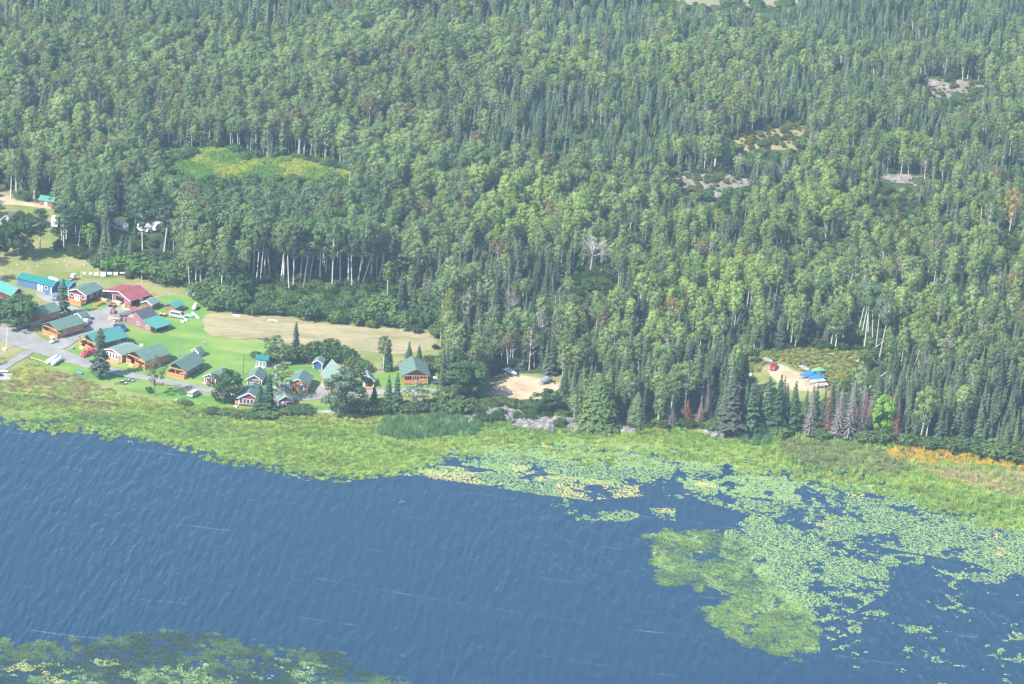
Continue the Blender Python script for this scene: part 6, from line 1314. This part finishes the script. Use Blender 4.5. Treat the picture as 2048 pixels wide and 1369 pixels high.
# small yard things
def small(name, label, cat, px, build, z=.08, rz=0.0):
    p = gp(*px); e = empty(name, (p[0], p[1], z), rz, label, cat); build(e); return e
def tubb(e): MB().cyl((0, 0, .35), .6, .7).build('tub', mat('slate_blue_plastic', (.16, .26, .36), .5), e); MB().cyl((0, 0, .705), .5, .01).build('lid', mat('slate_blue_lid', (.24, .36, .46), .5), e)
small('round_tub', 'slate-blue round tub on the grass by the road corner', 'tub', (145, 699), tubb)
def table(m):
    def f(e):
        MB().box(-.9, .9, -.4, .4, .7, .76).build('table_top', m, e)
        for s in (-1, 1): MB().box(-.9, .9, s * .75 - .14, s * .75 + .14, .42, .47).build('bench', m, e)
        g = MB()
        for x in (-.6, .6): g.beam((x, -.75, 0), (x, .3, .7), .08); g.beam((x, .75, 0), (x, -.3, .7), .08); g.beam((x, -.8, .4), (x, .8, .4), .07)
        g.build('legs', m, e)
    return f
small('picnic_table', 'orange picnic table beside the orange cabin', 'picnic table', (621, 782), table(LOG)); small('picnic_table', 'pale picnic table at the water edge by the blue-tarp woods', 'picnic table', (1428, 836), table(PW), z=0)
def parasol(e):
    MB().cyl((0, 0, 1.1), .04, 2.2).build('mast', METAL, e); MB().loft([[(1.1 * math.cos(a), 1.1 * math.sin(a), 1.75) for a in np.linspace(0, 6.283, 9)[:-1]], [(.05 * math.cos(a), .05 * math.sin(a), 2.25) for a in np.linspace(0, 6.283, 9)[:-1]]]).build('canopy', mat('red_canvas', (.62, .05, .09), .7, .08), e)
small('red_parasol', 'red parasol beside the brown deck stairs', 'parasol', (181, 708), parasol); small('red_parasol', 'red parasol behind the tall thin old spruce', 'parasol', (192, 708), parasol)
def goal(e): MB().beam((-1.5, 0, 0), (-1.5, 0, .9), .14).beam((1.5, 0, 0), (1.5, 0, .9), .14).beam((-1.55, 0, .9), (1.55, 0, .9), .14).beam((-1.5, 0, 0), (-1.5, .8, 0.05), .1).beam((1.5, 0, 0), (1.5, .8, 0.05), .1).build('frame', WHITE, e); MB().box(-1.4, 1.4, .2, .5, .35, .42).build('seat', WHITE, e)
small('white_bench', 'white bench-like frame on the brown field', 'bench', (545, 646), goal, z=.12, rz=-.1); small('white_bench', 'small white bench at the far corner of the brown field', 'bench', (812, 663), goal, z=.12, rz=.5)
def crate(m): return lambda e: (MB().box(-.5, .5, -.4, .4, 0, .5).build('box', m, e), MB().box(-.54, .54, -.44, .44, .505, .56).build('lid', m, e))
for px_, m_, lb in [((304, 611.5), CYANT, 'small light-blue bin between the two log sheds'), ((588, 788), mat('yellow_bin', (.7, .5, .05), .5), 'small yellow bin on the road verge by the orange cabin'), ((365, 645), WHITE, 'white box on the grass in front of the silver van'), ((372, 642), WHITE, 'white box nearest the silver van front wheel'), ((94, 590), BLUEW, 'blue-grey crate beside the long blue shed door'), ((9, 701), WHITE, 'white box beside the pole at the left edge'), ((283, 693), WHITE, 'white box alone on the lawn behind the porch cabins'), ((471, 816), WHITE, 'white slab-like box in front of the lakeside maroon cabin')]:
    small('storage_box', lb, 'box', px_, crate(m_), z=.1)
for px_, lb in [((58.5, 719), 'dark post at the end of the pale rope rail'), ((77.5, 733), 'dark post in the rough grass below the rope rail'), ((9.5, 725), 'dark post beside the path to the dock')]:
    p = gp(*px_); o = MB().box(-.14, .14, -.14, .14, -.1, 1.1).build('bollard_post', BARK_DARK); o.location = tuple(p); tag(o, lb, 'post')
# rocks on the hillside grass and round the point
def rock(px, s, label, seed, m, flat=.55, group=None, z=0.0):
    r_ = np.random.default_rng(seed); V = []; K = 18; Rn = 8; o_ = r_.random(2) * 50
    for j in range(Rn + 1):
        th = math.pi / 2 * j / Rn
        for i in range(K):
            a = 2 * math.pi * i / K; x, y = math.cos(a) * math.cos(th), math.sin(a) * math.cos(th)
            q = s * (.55 + .9 * float(fnoise(x * 1.6 + o_[0], y * 1.6 + o_[1] + th, 3, 3))); st = math.floor(th * 3.2 + .5 * float(fnoise(x * 2 + o_[0], y * 2, 8, 2))) / 3.2
            V.append((q * x, q * y * .75, s * flat * math.sin(.65 * th + .35 * st) * (.5 + 1.0 * float(fnoise(x * 2.3 + o_[1], y * 2.3, 5, 3))) - .15 * (j == 0)))
    F = [[j * K + i, j * K + (i + 1) % K, (j + 1) * K + (i + 1) % K, (j + 1) * K + i] for j in range(Rn) for i in range(K)] + [[Rn * K + i for i in range(K)]]
    o = mesh_obj('boulder', V, F, m); p = gp(*px); o.location = (p[0], p[1], z); o.rotation_euler = (0, 0, r_.random() * 6); return tag(o, label, 'boulder', group)
PALE = mat('pale_boulder', (.36, .34, .30), .9, .3, 1.2)
LEDGE = ramp_mat('shore_ledge_rock', [(.36, (.07, .07, .06)), (.46, (.20, .19, .18)), (.56, (.34, .33, .32)), (.7, (.44, .43, .42))], .5, scale2=2.2, mix2=.5, bump=.6)
for i, (x, y, s) in enumerate([(35, 531, .9), (76, 532, .8), (84, 527, .7), (116, 526, .9), (134, 532, .7), (58, 538, .6), (130, 522, .8), (170, 530, .9), (178, 526, .9), (188, 534, 1.0), (196, 540, .9), (5, 548, .7), (22, 533, .6)]):
    rock((x, y), s * .75, 'pale boulder lying on the grassy slope behind the blue sheds' if x < 150 else 'pale boulder in the rubble at the bushes above the clothesline', i, PALE, group='pale boulders on the grassy slope')
LG = [(958, 822, 3.0), (970, 816, 2.6), (952, 834, 2.4), (940, 840, 2.0), (990, 822, 3.4), (1005, 826, 3.2), (1020, 828, 3.0), (1034, 834, 2.8), (1010, 838, 2.2), (1045, 846, 3.4), (1062, 850, 3.4), (1080, 851, 3.6), (1098, 850, 3.4), (1115, 846, 3.6), (1132, 848, 3.6), (1148, 850, 3.2), (1122, 838, 2.8), (1160, 844, 2.2), (1175, 854, 2.6), (1222, 854, 2.8), (1236, 856, 3.0), (1250, 858, 2.6), (1262, 860, 2.0), (925, 844, 1.8), (905, 842, 1.6), (1405, 862, 1.6), (1418, 864, 2.0), (1432, 868, 2.0), (1448, 870, 1.8), (1070, 842, 2.4), (1092, 842, 2.4)]
for i, (x, y, s) in enumerate(LG):
    rock((x, y), s * 1.25, ('white-grey ledge rock at the west end of the rocky point' if x < 975 else 'white-grey ledge rock below the sandy lot' if x < 1040 else 'white-grey ledge rock along the waterline of the point' if x < 1170 else 'white-grey rock at the foot of the cedars' if x < 1300 else 'grey rock at the waterline by the small blue cabin'), 50 + i, LEDGE, .42, 'ledge rocks of the shoreline', z=-.1)
# fallen trunks
def log_(label, p0, p1, r, h1=0.0, m=BARK_PALE, name='fallen_trunk'):
    a = ground_h(*p0); b = ground_h(*p1); b = b + [0, 0, h1]; g = GeoB(); mid = (a + b) / 2; g.tube([[0, 0, .2], mid - a + np.array([0, .1, .25]), b - a + np.array([0, 0, .2])], [r, r * .8, r * .3], 0, 7)
    rr = np.random.default_rng(int(p0[0]))
    for k in range(5): t = rr.uniform(.4, .95); c = (b - a) * t; g.tube([c, c + rr.normal(size=3) * .8 + [0, 0, .6]], [.06, .02], 0, 4)
    o = mesh_obj(name, g.V(), g.f, m); o.location = tuple(a); return tag(o, label, 'fallen trunk')
log_('long pale fallen trunk slanting up beside the tight row of aspens', (1706, 730), (1768, 694), .28, 2.0); log_('curved pale fallen trunk above the lime-green tree', (1730, 786), (1782, 746), .26, 2.0); log_('grey fallen pole beyond the blue-tarp clearing', (1648, 708), (1700, 712), .2, 0, BARK_GREY); log_('bleached driftwood trunk on the bank below the maroon hut', (610, 825), (664, 828), .22, .5, BARK_PALE); log_('bleached branch trunk on the bank by the largest poplar', (640, 834), (672, 824), .16, .6, BARK_PALE); log_('pale log lying on the clearing west of the red pickup', (1508, 738), (1530, 738), .2, 0)
# dock
e = empty('dock', (*gp(-12, 756)[:2], 0), heading((-12, 750), (20, 752)), 'grey wooden dock platform with a pale bench at the left edge of the marsh', 'dock')
MB().box(-2, 5.4, -2.2, 3.6, .25, .42).build('platform', mat('weathered_dock', (.42, .38, .36), .85, .2, 1.0, stripe=('X', .3, .2)), e); MB().box(-1, 3.6, 4.0, 5.2, .6, .75).build('bench', WHITE, e)
for x in (-1.5, 1.5, 4.8):
    for y in (-1.9, 3.2): MB().box(x - .1, x + .1, y - .1, y + .1, -1.0, .24).build('pile', BARK_DARK, e)
MB().box(1.0, 2.4, .4, 1.6, .43, 1.0).build('motor_box', BLACKP, e)
rp = MB(); a0 = gp(60, 719); b0 = gp(92, 729); rp.beam((*a0[:2], .7), (*b0[:2], .7), .16)
o = rp.build('rope_rail', YW); tag(o, 'pale rail running from the dark post to the white tanks', 'rail')
# a person walking on the lawn
def person(px, rz, label):
    p = gp(*px); e = empty('person', (p[0], p[1], .08), rz, label, 'person')
    V = [(0, 0, .93), (0, 0, 1.15), (0, 0, 1.38), (0, 0, 1.50), (.02, 0, 1.60), (.02, 0, 1.72), (.0, .10, .88), (.10, .11, .48), (.04, .11, .06), (.17, .12, .03), (0, -.10, .88), (-.05, -.11, .48), (-.18, -.11, .08), (-.06, -.12, .03), (0, .19, 1.36), (-.05, .25, 1.10), (.06, .24, .88), (.09, .23, .79), (0, -.19, 1.36), (.04, -.25, 1.10), (.18, -.23, .92), (.22, -.22, .84)]
    E = [(0, 1), (1, 2), (2, 3), (3, 4), (4, 5), (0, 6), (6, 7), (7, 8), (8, 9), (0, 10), (10, 11), (11, 12), (12, 13), (2, 14), (14, 15), (15, 16), (16, 17), (2, 18), (18, 19), (19, 20), (20, 21)]
    Rr = [.14, .13, .15, .055, .085, .09, .085, .06, .042, .04, .085, .06, .042, .04, .06, .043, .033, .03, .06, .043, .033, .03]
    me = bpy.data.meshes.new('body'); me.from_pydata(V, E, []); o = bpy.data.objects.new('body', me); C.objects.link(o); o.parent = e; o.modifiers.new('skin', 'SKIN')
    sv = me.skin_vertices[0].data
    for i, r_ in enumerate(Rr): sv[i].radius = (r_, r_ * .95)
    sv[0].use_root = True; o.modifiers.new('sub', 'SUBSURF').levels = 1; o.modifiers['sub'].render_levels = 1; me.materials.append(mat('skin_tone', (.50, .32, .24), .6, .05))
    def shell(nm, secs, m): 
        k = 10; S = [[(x + a_ * math.cos(t), y + b_ * math.sin(t), z_) for t in np.linspace(0, 2 * math.pi, k + 1)[:-1]] for x, y, z_, a_, b_ in secs]; MB().loft(S).build(nm, m, e, True)
    shell('shirt', [(0, 0, .92, .16, .2), (0, 0, 1.15, .155, .19), (0, 0, 1.36, .17, .24), (0, 0, 1.47, .09, .12)], mat('pale_shirt', (.68, .69, .72), .8, .05))
    for s_, x1, x2 in ((1, .10, .04), (-1, -.05, -.17)): shell('trouser_leg', [(x2, s_ * .11, .10, .075, .075), (x1, s_ * .11, .5, .09, .09), (0, s_ * .09, .93, .12, .11)], mat('grey_trousers', (.22, .24, .28), .85, .08))
    shell('hair', [(-.01, 0, 1.68, .10, .10), (-.01, 0, 1.76, .095, .09), (0, 0, 1.81, .04, .04)], mat('dark_hair', (.06, .045, .035), .8, .1)); return e
person((409, 692), 2.2, 'person in a pale top walking across the lawn above the little grey shed')

# ================================================================== AIR
def haze():
    x0, x1, y0, y1, z0, z1 = -6100, 6100, -6150, 6150, -5.0, 365.0
    V = [(x, y, z) for z in (z0, z1) for y in (y0, y1) for x in (x0, x1)]
    F = [[0, 2, 3, 1], [4, 5, 7, 6], [0, 1, 5, 4], [2, 6, 7, 3], [0, 4, 6, 2], [1, 3, 7, 5]]
    m = bpy.data.materials.new('haze_air'); m.use_nodes = True; nt = m.node_tree; nt.nodes.clear()
    o = nt.nodes.new('ShaderNodeOutputMaterial'); v = nt.nodes.new('ShaderNodeVolumePrincipled')
    v.inputs['Color'].default_value = (0.56, 0.78, 1.0, 1); v.inputs['Density'].default_value = HAZE_DENSITY; v.inputs['Anisotropy'].default_value = 0.2
    nt.links.new(v.outputs[0], o.inputs['Volume'])
    tag(mesh_obj('haze', V, F, m), kind='stuff')
haze()
